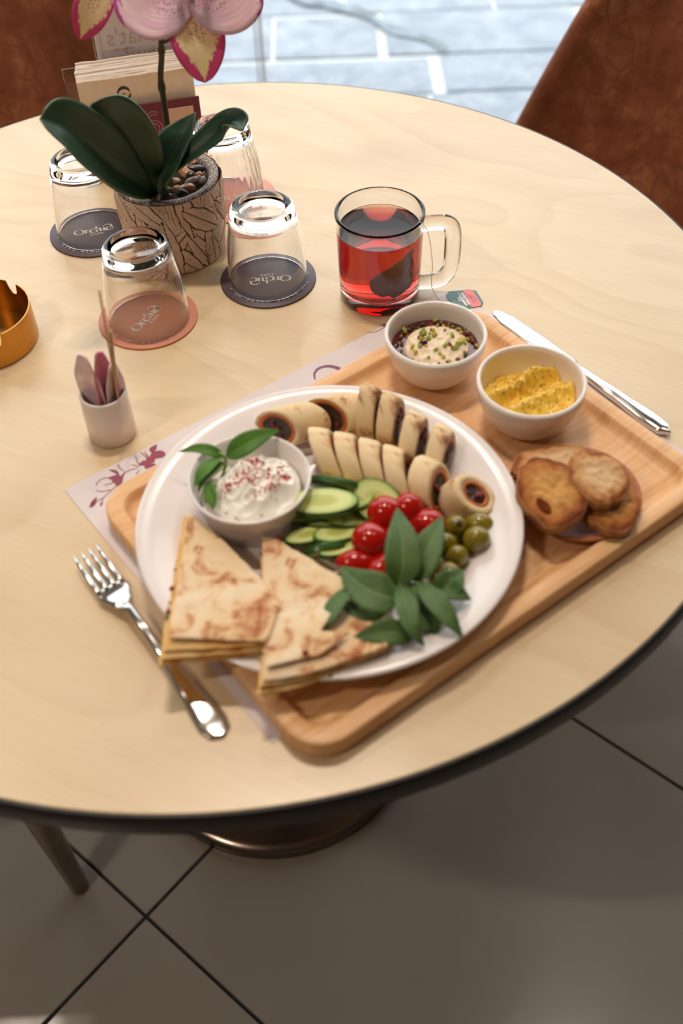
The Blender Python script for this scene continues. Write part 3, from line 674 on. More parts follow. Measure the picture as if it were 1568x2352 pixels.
for s, sz, cx_, cy_, mt in (('AHMAD TEA', .0042, 1067, 688, 'tag_text'), ('LONDON', .0018, 1057, 688, 'tag_text'), ('ENGLISH', .0030, 1083, 686, 'tag_pink2'), ('TEA No.1', .0024, 1090, 685, 'tag_pink2')):
    if mt == 'tag_pink2' and 'tag_pink2' not in M: M['tag_pink2'] = plain('rose_text', '#b86468', .6)
    v, f = text_mesh(s, sz); q = px(cx_, cy_, .0019); Rm = Matrix.Translation(q) @ Matrix.Rotation(ang+pi, 4, 'Z')
    link('tag_lettering', mesh('tag_lettering', local(tbg, [Rm @ p for p in v]), f, M[mt], False), tbg)
# ================================================================== COASTERS AND GLASSES
RINGTXT = 'THE PLACE WHERE WE ALL MEET  *  ORCHID CAFE  *  '
CH_ = {c: text_mesh(c, .0052) for c in set(RINGTXT) if c != ' '}
def coaster(x, y, rz, mat, label):
    o = empty('coaster', W(x, y, 0), label, 'coaster', 'printed cafe coasters', (0, 0, rz))
    link('disc', mesh('disc', *lathe([(0, .0002), (.0470, .0002), (.0475, .0008), (.0475, .0018), (.0470, .0022), (0, .0022)], 96)[:2], mat), o)
    logo_obj(o, .0112, (0, .001), 0, M['print_white'], .0024)
    P = []; n = len(RINGTXT)
    for i, c in enumerate(RINGTXT):
        if c == ' ': continue
        a = pi/2+1.25-2*pi*i/n*1.0; P.append(placed(CH_[c], Matrix.Rotation(a-pi/2, 4, 'Z') @ Matrix.Translation((0, .0385, .0024))))
    link('ring_lettering', mesh('ring_lettering', *join(*P), M['print_white'], False), o); return o
cA, cB, cC, cD = (-.0645, .8790), (-.1790, .8236), (-.2490, .9735), tuple(px(536, 457, 0)[:2])
coaster(*cA, R(184), M['co_purple'], 'dark purple coaster with upside-down lettering between the pot and the mug')
coaster(*cB, R(62), M['co_orange'], 'orange coaster nearest the viewer, in front of the plant pot')
coaster(*cC, R(14), M['co_purple'], 'dark purple coaster left of the plant pot, its lettering upright')
coaster(*cD, R(12), M['co_pink'], 'salmon pink coaster behind the plant pot')
def tumbler(x, y, label, ribs=False):
    H = .082
    # listed from the rim (on the coaster) up to the base of the glass, which is on top
    out = [(.0378, .0), (.0389, .0006), (.0392, .002), (.0386, .015), (.0375, .032), (.0358, .048), (.0336, .062), (.0319, .070), (.0312, .0755), (.0300, .0795), (.0280, H-.0004), (.0258, H), (.0238, H-.0004), (.0222, H-.0018), (.0212, H-.0026), (0, H-.0026)]
    inn = [(0, .0710), (.020, .0708), (.0255, .0694), (.0288, .0650), (.0300, .0600), (.0324, .050), (.0345, .034), (.0362, .017), (.0370, .003), (.0372, .0006), (.0378, 0)]
    fn = (lambda a, z: 1+(.010*sin(a*30) if .006 < z < .064 else 0)) if ribs else None
    if ribs:                                                   # finer rows so that the flutes stay crisp
        def sub(p): return [((a[0]*(1-t)+b[0]*t), (a[1]*(1-t)+b[1]*t)) for a, b in zip(p, p[1:]) for t in (0, .34, .67)]+[p[-1]]
        v, f, u = lathe(sub(out), 240, fn); v2, f2, u2 = lathe(sub(inn), 240, fn); vf = join((v, f), (v2, f2))
    else: vf = lathe(out+inn, 96)[:2]
    o = link('tumbler', mesh('tumbler', *vf, M['glass']), None, W(x, y, .0023))
    bm = bmesh.new(); bm.from_mesh(o.data); bmesh.ops.remove_doubles(bm, verts=bm.verts[:], dist=1e-6); bmesh.ops.recalc_face_normals(bm, faces=bm.faces[:]); bm.to_mesh(o.data); bm.free()
    return tag(o, label, 'glass', 'upturned tumblers round the plant pot')
tumbler(*cA, 'clear upturned tumbler between the plant pot and the tea mug')
tumbler(cB[0]+.001, cB[1], 'clear upturned tumbler in front of the plant pot on the orange coaster')
tumbler(cC[0], cC[1]+.001, 'clear upturned tumbler left of the plant pot, partly under its leaf')
tumbler(cD[0]-.006, cD[1]+.004, 'fluted upturned tumbler behind the plant pot on the salmon coaster', True)
# ================================================================== POT, PEBBLES, ORCHID
PX, PY, PH = -.1590, .9375, .083
leaves_uv = []
rl = random.Random(11)
for i in range(40): leaves_uv.append((i*2.4+rl.uniform(-.2, .2), rl.uniform(.0, PH), pi/2+rl.uniform(-.9, .9), rl.uniform(.026, .040), rl.uniform(.0085, .0125)))
def groove(a, z):
    best = None
    for k, (la, lz, an, ln, wd) in enumerate(leaves_uv):
        da = ((a-la+pi) % (2*pi)-pi)*.05; dz = z-lz
        if abs(da) > .042 or abs(dz) > .042: continue
        u = da*cos(an)+dz*sin(an); v = -da*sin(an)+dz*cos(an); t = u/ln
        if abs(t) >= 1: continue
        w_ = wd*(1-t*t)**.7; w_ *= 1+.05*sin(u*400)
        if abs(v) < w_: best = (k, t, v, w_, u)
    if best is None:
        s = sin(a*90+noise.noise(Vector((a*6, z*50, 3)))*9+z*300); return -.3, (.8 if s > .8 else .05)
    k, t, v, w_, u = best; e = 1-abs(v)/w_
    if e < .13 or abs(t) > .95: return -1.2, .95
    if abs(v) < .0005: return -.5, .9
    s = sin((u+abs(v)*1.1)*2100+k); return .35+.5*e-(.4 if s > .55 else 0), (.62 if s > .72 else 0.)*min(1, e*2.2)
nu, nv = 420, 120
vs, fs, gr, uv = [], [], [], []
for i in range(nv+1):
    t = i/nv; z = t*PH
    for k in range(nu):
        a = 2*pi*k/nu; h, g = groove(a, z); r = .0470+.0058*sin(min(1, t*1.05)*pi*.62)+.0006*sin(a*3+1); r += .0011*h+.0006*noise.noise(Vector((cos(a)*3, sin(a)*3, z*60)))
        if t < .04: r -= .002*(1-t/.04)
        vs.append((r*cos(a), r*sin(a), z)); gr.append(g)
for i in range(nv):
    for k in range(nu): j = (k+1) % nu; fs.append([i*nu+k, i*nu+j, (i+1)*nu+j, (i+1)*nu+k])
pot = empty('plant_pot', W(PX, PY, 0), 'round clay pot carved with leaf relief holding the orchid', 'plant pot')
me = mesh('pot_wall', vs, fs, M['pot']); at = me.attributes.new('groove', 'FLOAT', 'POINT'); at.data.foreach_set('value', gr)
link('pot_wall', me, pot)
rimf = lambda a, z: 1+.012*noise.noise(Vector((cos(a)*4, sin(a)*4, z*90)))
link('pot_rim', mesh('pot_rim', *lathe([(.0508, PH-.002), (.0510, PH+.0006), (.0495, PH+.0022), (.0460, PH+.0020), (.0425, PH+.0004), (.0412, PH-.004), (.0405, PH-.022), (0, PH-.022)], 120, rimf)[:2], M['potrim']), pot)
soil = link('soil', mesh('soil', *lathe([(.0403, PH-.014), (0, PH-.014)], 40)[:2], M['soil']), pot); soil['kind'] = 'stuff'
PB = [(425, 392, 3.0, 1.6, -60, 0), (455, 385, 2.6, 1.1, 10, 1), (438, 402, 1.1, 1.0, 0, 1), (456, 403, 1.3, 1.1, 30, 3), (443, 416, 2.4, 1.0, 10, 2), (431, 431, 1.9, 1.3, 15, 0), (407, 436, 1.1, 1.3, 80, 4),
      (387, 437, 1.0, 1.2, 60, 2), (419, 445, 1.5, .9, 10, 1), (385, 453, 1.3, .8, 10, 3), (350, 451, 1.3, 1.0, 30, 4), (455, 370, 1.4, 1.0, 20, 3), (468, 415, 1.1, .9, 70, 2), (402, 418, 1.4, 1.2, 40, 0), (330, 448, 1.1, .9, 20, 3)]
PBN = {0: 'tan', 1: 'black', 2: 'grey brown', 3: 'rust brown', 4: 'cream'}
PBW = ['long upright tan pebble beside the orchid leaf', 'large flat black pebble at the back of the pot', 'small black pebble in the middle of the pebbles', 'rust pebble at the right inside rim', 'long grey brown pebble in the middle right', 'round tan pebble in front of the long grey one', 'cream pebble between leaf base and tan pebbles',
       'small grey brown pebble beside the leaf base', 'dark pebble at the front right inside rim', 'rust pebble against the front rim', 'pointed cream pebble against the front rim below the leaves', 'rust pebble at the far back of the pot', 'small grey pebble touching the right rim', 'tan pebble half hidden under the narrow leaf', 'rust chip at the front left rim under the big leaf']
for i, (x, y, a, b, r, c) in enumerate(PB):
    p = px(x, y, .081); o = link('pebble', mesh('pebble', *blob(.0042, 20, (a, b, .95), .22, 1.2, i*2.3), PEB[c]), None, p, (random.uniform(-.3, .3), random.uniform(-.3, .3), R(r))); d = Vector((p.x-PX, p.y-PY)); 
    lim = .0395-.0042*max(a, b)*.8
    if d.length > lim: d = d.normalized()*lim; o.location.x = PX+d.x; o.location.y = PY+d.y
    tag(o, PBW[i], 'pebble', 'pebbles in the plant pot')
orc = empty('orchid', W(PX-.004, PY-.005, PH-.012), 'artificial orchid with pink and yellow flowers, dark stem and four broad leaves', 'plant')
op = lambda t: (t*2.6)**.8 if t < .18 else (.545+.455*sin((t-.18)/.40*pi/2) if t < .58 else max(0, 1-((t-.58)/.42)**2.6)**.62)
lb = pv(358, 452, .905)
def pvs(*P): return [pv(*q) for q in P]
leaf('leaf', [lb]+pvs((300, 412, .885), (225, 350, .855), (150, 298, .83), (92, 274, .815)), .050, (-.06, -.62, .78), M['oleaf'], orc, .42, op, m=12, n=40, thick=.0014)
leaf('leaf', [lb+Vector((.002, 0, .002))]+pvs((325, 400, .90), (288, 335, .885), (248, 280, .875), (208, 240, .87)), .060, (.05, -.72, .68), M['oleaf'], orc, .42, op, m=12, n=40, thick=.0014)
leaf('leaf', [lb+Vector((.006, 0, .001))]+pvs((372, 400, .905), (395, 345, .91), (425, 300, .92), (449, 258, .93)), .036, (-.55, -.75, .25), M['oleaf'], orc, .45, lambda t: (t*3)**.6*.9 if t < .25 else (.757+.243*sin((t-.25)/.2*pi/2) if t < .45 else max(0, 1-max(0, (t-.45)/.55)**1.7)), m=12, n=40, thick=.0014)
leaf('leaf', [lb+Vector((.008, -.003, 0))]+pvs((375, 415, .895), (425, 362, .90), (490, 312, .905), (535, 284, .90), (557, 300, .885)), .026, (.15, -.45, .85), M['oleaf'], orc, .42, lambda t: .35+.2*t if t < .3 else (.41+.62*sin((t-.3)/.5*pi/2) if t < .8 else max(0, 1.03*(1-max(0, (t-.8)/.2)**2.2))), m=12, n=44, thick=.0014)
v, f = tube(spline([lb+Vector((.012, .012, -.004))]+pvs((386, 330, .935), (384, 290, .935), (376, 230, .935), (369, 180, .935), (371, 130, .935), (371, 70, .935), (388, 20, .93)), 40), [.0032-.0007*i/40+(.0009 if i in (9, 10, 20, 21, 30) else 0) for i in range(41)], 12)
link('stem', mesh('stem', local(orc, v), f, M['ostem']), orc)
v, f = tube(spline(pvs((371, 98, .935), (384, 94, .93), (395, 86, .925), (420, 60, .92)), 12), .0016, 8); link('flower_stalk', mesh('flower_stalk', local(orc, v), f, M['ostem']), orc)
def flower(cx, cy, Y, sc=1., parts='all'):
    c = pv(cx, cy, Y); fl_ = bpy.data.objects.new('flower', None)
    view = (CAMP-c).normalized(); right = Vector((1, 0, 0)); upv = view.cross(right).normalized()
    fo = link('column_tip', mesh('column_tip', *blob(.0042*sc, 16, (.8, .8, 1.7)), M['column']), orc); fo.name = 'flower'
    fo.location = orc.matrix_basis.inverted() @ (c+view*.006)
    def P(a, b, d=0): return c+right*a*sc+upv*b*sc+view*d*sc
    def pet(name, path, wd, mat, up_, fold, prof=None, wave=0.):
        o = leaf(name, [P(*q) for q in path], wd*sc, up_, mat, None, fold, prof, n=26, m=12, thick=.0005, wave=wave)
        o.data.transform(Matrix.Translation(-(c+view*.006))); o.parent = fo; return o
    sp = lambda t: (sin(pi*min(1, t*.72+.14))**.7*math.sqrt(max(0, 1-t**6)))+.01
    wp = lambda t: (.25+.9*sin(pi*.5*min(1, t/.62))) if t < .62 else 1.15*math.sqrt(max(.0, 1-max(0, (t-.62)/.38)**2.4))
    pet('sepal', [(0, -.004, -.002), (.002, -.025, -.001), (.005, -.048, .0), (.007, -.074, -.004)], .047, M['sepal'], view, .12, sp)
    if parts == 'all':
        pet('sepal', [(0, .004, -.003), (-.004, .02, -.002), (-.006, .05, -.006)], .038, M['sepal'], view, .12, sp)
        pet('petal', [(.0, -.014, .001), (-.016, -.012, .003), (-.033, -.004, .001), (-.050, .014, -.006)], .058, M['petal'], view, .10, wp, .05)
        pet('petal', [(.0, -.010, .001), (.016, -.010, .003), (.031, -.002, .001), (.044, .014, -.006)], .058, M['petal'], view, .10, wp, .05)
        pet('lip', [(0, -.002, .006), (-.006, .002, .012), (-.010, .010, .010)], .012, M['lip'], view, .5)
        pet('lip', [(0, -.002, .006), (.008, .002, .012), (.012, .010, .010)], .012, M['lip'], view, .5)
flower(434, -28, .915)
# second flower, only its hanging sepal reaches into the frame
c2 = pv(255, -70, .93)
leaf('flower_sepal', pvs((250, -80, .925), (228, -20, .92), (203, 40, .915), (184, 90, .915)), .031, (CAMP-c2).normalized(), M['sepal'], orc, .12, lambda t: (sin(pi*min(1, t*.72+.14))**.7*math.sqrt(max(0, 1-t**6)))+.01, m=12)
# ================================================================== NAPKIN HOLDER, MENU, CARD
hr0 = px(462, 322, 0); HA = R(13)
hol = empty('acrylic_stand', hr0, 'clear acrylic stand holding napkins and a menu sheet behind the plant', 'stand', None, (0, 0, HA))
HW = .140
link('base_plate', bevbox('base_plate', box(-HW, 0, 0, .075, 0, .003), M['acrylic'], .0004, 1), hol)
link('front_panel', bevbox('front_panel', box(-HW, 0, .004, .0065, .003, .052), M['acrylic'], .0004, 1), hol)
link('back_panel', bevbox('back_panel', box(-HW+.04, -.004, .052, .0545, .003, .235), M['acrylic'], .0004, 1), hol)
link('divider', bevbox('divider', box(-HW, 0, .042, .0445, .003, .085), M['acrylic'], .0004, 1), hol)
def hold(name, label, cat, x, y, z, b, mat, bev=.0002):
    p = hol.matrix_basis @ Vector((x, y, z)); o = empty(name, p, label, cat, None, (0, 0, HA)); link('sheet', bevbox('sheet', b, mat, bev, 1), o); return o
mn = hold('menu_sheet', 'tall grey-pink printed menu sheet standing in the acrylic stand', 'menu', -HW+.042, .0492, .003, box(0, .100, 0, .001, 0, .222), M['menu_paper'])
def on_face(root, vf, x, z, y, mat, rot=0., mirror=False, name='lettering'):
    vs = [Vector(((-v.x if mirror else v.x)*cos(rot)-v.y*sin(rot)+x, y, (-v.x if mirror else v.x)*sin(rot)+v.y*cos(rot)+z)) for v in vf[0]]
    return link(name, mesh(name, vs, vf[1], mat, False), root)
for s, sz, x, z, mt, mir in (("WHAT'S", .022, .060, .156, 'print_menu', False), ('NEW?', .022, .058, .137, 'print_menu', False), ('Matcha', .0115, .080, .117, 'print_menu', False), ("What's", .026, .050, .106, 'print_faint', True), ('new?', .024, .054, .085, 'print_faint', True),
                        ('1- nutie crème', .0056, .025, .093, 'print_rose', False), ('2- Tea bag', .0056, .020, .0845, 'print_rose', False), ('3- iced coffee', .0056, .025, .076, 'print_rose', False), ('1- orange', .0060, .074, .098, 'print_rose', False), ('2- coconut', .0060, .075, .0885, 'print_rose', False), ('3- berry', .0060, .073, .079, 'print_rose', False)):
    on_face(mn, text_mesh(s, sz), x, z, -.0002 if mt != 'print_faint' else -.00015, M[mt], 0, mir)
for dx in (.004, .006, .007): link('printed_line', mesh('printed_line', *box(dx, dx+.0003, -.0002, 0, .02, .21), M['print_rose'], False), mn)
nc = hold('number_card', 'small burgundy card with a pale number six leaning in the stand front', 'card', -.104, .0012, .003, box(0, .108, 0, .0012, 0, .050), M['card'])
six = [ribbon([(x*.001, y*.001) for x, y in ((7, 12), (1, 14), (-6, 9), (-8, -2), (-5, -11), (2, -13), (8, -8), (7, 0), (0, 3), (-6, -2))], lambda t, T: .0050)]
on_face(nc, six[0], .052, .024, -.0003, plain('rose_number', '#b06a78', .6), name='number')
on_face(nc, ribbon([(x*.001, y*.001) for x, y in ((7, 12), (1, 14), (-6, 9), (-8, -2), (-5, -11), (2, -13), (8, -8), (7, 0), (0, 3), (-6, -2))], lambda t, T: .0022), .052, .024, -.0005, M['card'], name='number_inlay')
link('label_panel', bevbox('label_panel', box(.070, .100, -.0008, 0, .010, .040), M['card_label'], .0003, 1), nc)
NAPL = .128
for i in range(13):
    y = .0085+.0024*i; p = hol.matrix_basis @ Vector((-HW+.014+random.uniform(-.002, .002), y, .0032))
    o = empty('napkin', p, ('frontmost cream paper napkin with a brown printed letter in the stand' if i == 0 else 'cream folded napkin, %s from the front of the pile' % ('second third fourth fifth sixth seventh eighth ninth tenth eleventh twelfth last'.split()[i-1])), 'napkin', 'folded napkins in the stand', (R(-2), 0, HA+R(random.uniform(-.12, .12))))
    h = .080+.0006*i+random.uniform(-.001, .001)
    prf = [(0, 0), (.0009, -.0003), (.0009, h*.6), (.0008, h-.001), (0, h), (-.0008, h-.001), (-.0009, h*.6), (-.0009, 0)]
    vs, fs = [], []; nn = 22
    for a in range(nn+1):
        t = a/nn; x = NAPL*t; wv = .0007*noise.noise(Vector((t*5, i*1.3, 0)))
        for (yy, zz) in prf: vs.append((x, yy+wv*(zz/h), zz+.0009*noise.noise(Vector((t*7, i*2.1, 5)))*(zz/h)))
    k8 = len(prf)
    for a in range(nn):
        for b in range(k8): c = (b+1) % k8; fs.append([a*k8+b, a*k8+c, (a+1)*k8+c, (a+1)*k8+b])
    fs += [list(range(k8)), list(range(nn*k8, nn*k8+k8))[::-1]]
    link('paper', mesh('paper', vs, fs, M['napkin'] if i == 0 else M['napkin_edge'], False), o)
    if i == 0:
        vs = [Vector((.048+v.y*.0165, -.0016, .036-v.x*.0165)) for v in LOGO[0]]
        link('lettering', mesh('lettering', vs, LOGO[1], M['print_brown'], False), o)
# ================================================================== SUGAR CUP, ASHTRAY
SCX, SCY = -.1952, .6672
cup = link('sachet_cup', mesh('sachet_cup', *lathe([(0, .001), (.017, .001), (.0185, 0), (.0203, .0012), (.0203, .03), (.0199, .0465), (.0193, .0482), (.0182, .0485), (.0173, .0478), (.0168, .045), (.0168, .006), (.015, .004), (0, .0038)], 72)[:2], M['cup_china']), None, W(SCX, SCY, 0))
tag(cup, 'small white ceramic cup holding sugar sachets and stirrers', 'cup')
def sachet(P0, P1, wd, up_, mat, label, tw=.2):
    o = empty('sugar_sachet', P0, label, 'sachet', 'sugar sachets in the white cup'); l = leaf('packet', [P0, P0.lerp(P1, .4)+Vector((.001, 0, 0)), P0.lerp(P1, .75), P1], wd, up_, mat, o, tw, lambda t: 1. if t < .62 else 1-(t-.62)*1.7, m=4, n=12, thick=.0011); return o
cz = W(SCX, SCY, .006)
sachet(cz+Vector((-.007, -.002, 0)), pv(190, 816, .662), .027, (-.5, -.8, .2), M['sachet_white'], 'pale pink and white sugar sachet at the left of the cup')
sachet(cz+Vector((0, -.005, 0)), pv(224, 808, .664), .020, (.6, -.8, .3), M['sachet_pink'], 'deep pink sugar sachet folded upright in the middle of the cup', .7)
sachet(cz+Vector((.004, -.003, 0)), pv(256, 836, .664), .020, (.75, -.6, .2), M['sachet_white'], 'white and pink sugar sachet at the right beside the stirrers', .3)
sachet(cz+Vector((.003, .0, 0)), pv(243, 868, .668), .020, (.3, -.9, .2), M['sachet_pink'], 'short pink sugar sachet tucked behind the white right-hand one', .5)
for P, lb_ in (((pv(228, 668, .655), pv(268, 895, .658)), 'long thin wooden stirrer leaning furthest left in the cup'), ((pv(254, 760, .658), pv(268, 897, .663)), 'shorter wooden stirrer in the cup beside the long one')):
    top, e = P; d = (top-e).normalized(); base = e-d*.028
    o = link('wooden_stirrer', mesh('wooden_stirrer', *tube([base, e, top], [.0018, .0018, .0018], 8, flat=.5), M['stick'])); tag(o, lb_, 'stirrer', 'wooden stirrers in the white cup')
AX, AY, AR, AH = -.3290, .7998, .0475, .036
def ashwall():
    vs, fs = [], []; n = 180; zs = [0, .001, .01, .02, .028, 1]
    nt = px(20, 652, AH); n0 = math.atan2(nt.y-AY, nt.x-AX)
    def top(a):
        h = AH
        for c in (n0, n0+2*pi/3, n0+4*pi/3):
            d = abs((a-c+pi) % (2*pi)-pi)*AR
            if d < .0062: h = AH-.013*min(1, max(0, (1-(d/.0062)**2))**.45*1.1)
        return h
    rows = []
    for side, r in ((0, AR), (1, AR-.0011)):
        for q in (range(6) if side == 0 else range(5, -1, -1)):
            row = []
            for k in range(n):
                a = 2*pi*k/n; h = top(a); z = h if q == 5 else min(zs[q], h-.0008+q*.00001); rr = r-(.0012 if q == 0 and side == 0 else 0)
                row.append(len(vs)); vs.append((rr*cos(a), rr*sin(a), max(z, .0014 if side else 0)))
            rows.append(row)
    for a, b in zip(rows, rows[1:]):
        for k in range(n): j = (k+1) % n; fs.append([a[k], a[j], b[j], b[k]])
    fs.append(rows[0][::-1]); fs.append(rows[-1]); return vs, fs
ash = link('ashtray', mesh('ashtray', *ashwall(), M['gold']), None, W(AX, AY, 0)); tag(ash, 'round brushed brass ashtray with notched rim at the left', 'ashtray')
md = ash.modifiers.new('e', 'EDGE_SPLIT'); md.split_angle = R(40)
# ================================================================== CUTLERY
def frame(p0, p1):
    d = (p1-p0); L = d.length; a = math.atan2(d.y, d.x); return L, a
def strip(sec, n=8):
    """loft of (x, half width, z of centre, thickness) sections with rounded cross-section"""
    vs, fs = [], []; m = 12
    for x, hw, z, th in sec:
        for k in range(m):
            a = 2*pi*k/m; vs.append((x, hw*cos(a)*(1 if abs(cos(a)) > .3 else 1), z+th*.5*(abs(sin(a))**.7)*(1 if sin(a) >= 0 else -1)))
    for i in range(len(sec)-1):
        for k in range(m): j = (k+1) % m; fs.append([i*m+k, (i+1)*m+k, (i+1)*m+j, i*m+j])
    fs += [list(range(m)), list(range((len(sec)-1)*m, len(sec)*m))[::-1]]; return vs, fs
def smooth_sec(S, n=60):
    out = []
    for i in range(n+1):
        x = S[0][0]+(S[-1][0]-S[0][0])*i/n; k = 0
        while k < len(S)-2 and x > S[k+1][0]: k += 1
        a, b = S[k], S[k+1]; t = (x-a[0])/(b[0]-a[0]); t = t*t*(3-2*t); out.append((x,)+tuple(a[q]*(1-t)+b[q]*t for q in (1, 2, 3)))
    return out
p0, p1 = px(196, 1266, .012), px(512, 1692, .002); p0.z = p1.z = TZ; L, A = frame(p0, p1)
fork = empty('fork', p0, 'stainless steel fork lying on the table left of the placemat', 'fork', None, (0, 0, A))
link('fork_body', mesh('fork_body', *strip(smooth_sec([(L*.19, .0118, .0065, .0016), (L*.225, .0130, .0060, .0018), (L*.29, .0085, .0075, .0022), (L*.35, .0036, .0125, .0032), (L*.44, .0034, .0130, .0032), (L*.60, .0042, .0105, .0030), (L*.78, .0078, .0050, .0026), (L*.93, .0108, .0022, .0024), (L*.98, .0085, .0018, .0022), (L, .001, .0018, .0014)], 70)), M['steel']), fork)
for k in range(4):
    y = -.0098+.00653*k
    link('tine', mesh('tine', *tube([(0, y*.98, .0125), (L*.05, y, .0092), (L*.11, y, .0070), (L*.17, y, .0063), (L*.21, y, .0063)], [.0009, .0018, .0022, .0025, .0024], 10, flat=.6), M['steel']), fork)
p0, p1 = px(1133, 712, .002), px(1536, 1002, .002); p0.z = p1.z = TZ; L, A = frame(p0, p1)
kn = empty('table_knife', p0, 'polished steel table knife lying on the table beyond the tray', 'knife', None, (0, 0, A))
link('blade', mesh('blade', *strip(smooth_sec([(0, .0010, .0016, .0008), (L*.03, .0055, .0016, .0012), (L*.10, .0088, .0016, .0016), (L*.30, .0098, .0018, .0018), (L*.46, .0088, .0024, .0022), (L*.50, .0050, .0036, .0040)], 50)), M['steel']), kn)
link('handle', mesh('handle', *strip(smooth_sec([(L*.485, .0040, .0038, .0050), (L*.53, .0048, .0040, .0062), (L*.72, .0066, .0045, .0078), (L*.90, .0088, .0047, .0082), (L*.96, .0078, .0046, .0078), (L, .0012, .0046, .0060)], 60)), M['steel']), kn)
# ================================================================== BREAD
bp = link('bread_plate', mesh('bread_plate', *lathe([(0, 0), (.034, 0), (.038, .001), (.049, .0085), (.0508, .0112), (.0505, .0125), (.0492, .0125), (.045, .0095), (.037, .0055), (0, .005)], 96)[:2], M['plate_wood']), None, W(.1845, .5605, TF))
tag(bp, 'small round reddish wooden saucer holding toast slices on the tray', 'saucer')
def toast(cx, cy, z, lx, ly, rz, tilt, mat, label, seed, burn=None, th=.011):
    nr, na = 14, 64; vs, fs, uv = [], [], []
    def rad(a): return 1+.16*noise.noise(Vector((cos(a)*1.5+seed, sin(a)*1.5, 0)))+.07*noise.noise(Vector((cos(a)*4, sin(a)*4+seed, 2)))
    def top(x, y, q): return th/2+.0024*noise.noise(Vector((x*60+seed, y*60, 1)))+.0012*noise.noise(Vector((x*200, y*200+seed, 1)))-.0020*q**6
    rows = []
    for s in (1, -1):
        rg = [i/nr for i in range(nr+1)] if s == 1 else [i/nr for i in range(nr, -1, -1)]
        for q in rg:
            row = []
            for k in range(na):
                a = 2*pi*k/na; r = q*rad(a)*(1 if q < 1 else 1); x, y = lx*r*cos(a), ly*r*sin(a); row.append(len(vs)); vs.append((x, y, s*top(x, y, q))); uv.append((q, k/na))
            rows.append(row)
        if s == 1:
            for zz in (.28, 0, -.28):
                row = []
                for k in range(na): a = 2*pi*k/na; r = rad(a)*1.035; row.append(len(vs)); vs.append((lx*r*cos(a), ly*r*sin(a), th*zz)); uv.append((1, k/na))
                rows.append(row)
    mi = []
    for ri, (a, b) in enumerate(zip(rows, rows[1:])):
        for k in range(na): j = (k+1) % na; fs.append([a[k], b[k], b[j], a[j]]); mi.append(1 if nr <= ri <= nr+3 else 0)
    o = link('toast_slice', mesh('toast_slice', vs, fs, [mat, M['crust']], uvs=uv, mi=mi)); 
    o.location = px(cx, cy, z); o.rotation_euler = (R(tilt[0]), R(tilt[1]), R(rz)); tag(o, label, 'toast', 'toasted bread slices on the saucer')
    return o
toast(1264, 1070, .0315, .034, .018, 18, (0, 4), M['toast_pale'], 'back toast slice lying flat behind the other two on the saucer', 1)
toast(1400, 1165, .0265, .0215, .0265, -10, (0, 0), M['toast_dark'], 'lowest right toast slice mostly under the pale one', 5)
t1 = toast(1264, 1135, .0415, .0245, .0320, 12, (8, 0), M['toast_dark'], 'large golden toast slice with a burnt patch at the front left of the saucer', 9)
toast(1372, 1100, .0430, .0215, .0265, 14, (6, 4), M['toast_pale'], 'pale toast slice on top at the right of the saucer', 13)
bo = link('burnt_patch', mesh('burnt_patch', *blob(.0055, 16, (.7, 1.5, .12), .3, 1.5, 3), M['burn']), t1, (-.011, -.012, .0058), (0, 0, R(15)))
# ================================================================== WRAP PIECES
def wrap(cx, cy, z, yaw, pitch, ln, ry, rz_, shy, shz, label, seed, roll=0., fill=.62, peak=0.):
    root = empty('wrap_piece', px(cx, cy, z), label, 'wrap', 'sliced rolled flatbread wraps on the plate', (R(roll), R(pitch), R(yaw)))
    n = 40; q = lambda s, a, k, d=0: (s*(ln/2-d)+shy*ry*k*cos(a)+shz*rz_*k*sin(a)+.0006*noise.noise(Vector((cos(a)*2, sin(a)*2, seed+s))), ry*k*cos(a)*(1+.05*noise.noise(Vector((cos(a), sin(a), seed)))), rz_*k*sin(a)*(1+peak*max(0, sin(a))**8))
    rows = []; vs, fs = [], []
    for s, k, d in ((-1, fill, .005), (-1, fill, 0), (-1, fill+.14, -.0004), (-1, fill+.16, .0012), (-1, fill+.18, -.0004), (-1, .97, 0), (-1, 1, .0012), (-.33, 1.02, 0), (.33, 1.02, 0), (1, 1, .0012), (1, .97, 0), (1, fill+.18, -.0004), (1, fill+.16, .0012), (1, fill+.14, -.0004), (1, fill, 0), (1, fill, .005)):
        row = []
        for i in range(n): row.append(len(vs)); vs.append(q(s, 2*pi*i/n, k, d))
        rows.append(row)
    for a, b in zip(rows, rows[1:]):
        for i in range(n): j = (i+1) % n; fs.append([a[i], a[j], b[j], b[i]])
    mi = []
    for r in range(len(rows)-1): mi += [1 if (r < 3 or r > 11) else 0]*n
    link('tortilla', mesh('tortilla', vs, fs, [M['tort'], M['sauce']], mi=mi), root)
    vs, fs = [], []; rows = []
    for s, d in ((-1, .0015), (1, .0015)):
        for k in ((0, .3, .6, fill*1.02) if s < 0 else (fill*1.02, .6, .3, 0)):
            row = []
            for i in range(20):
                a = 2*pi*i/20; x, y_, z_ = q(s, a, k, d); x += s*.0022*noise.noise(Vector((y_*300, z_*300, seed+s))); row.append(len(vs)); vs.append((x, y_, z_))
            rows.append(row)
    for a, b in zip(rows, rows[1:]):
        for i in range(20): j = (i+1) % 20; fs.append([a[i], a[j], b[j], b[i]])
    fo = link('filling', mesh('filling', vs, fs, M['filling']), root)
    P = []
    for i in range(5):
        s = 1 if i % 2 else -1; a = random.random()*6; k = random.uniform(0, fill*.7); x, y_, z_ = q(s, a, k, -.0002); b = blob(.0022, 8, (.6, 1.3, .9), .3, 2, i); P.append(([Vector(v)+Vector((x, y_, z_)) for v in b[0]], b[1]))
    link('red_pepper_bits', mesh('red_pepper_bits', *join(*P), M['filling_red']), root)['kind'] = 'stuff'
    return root
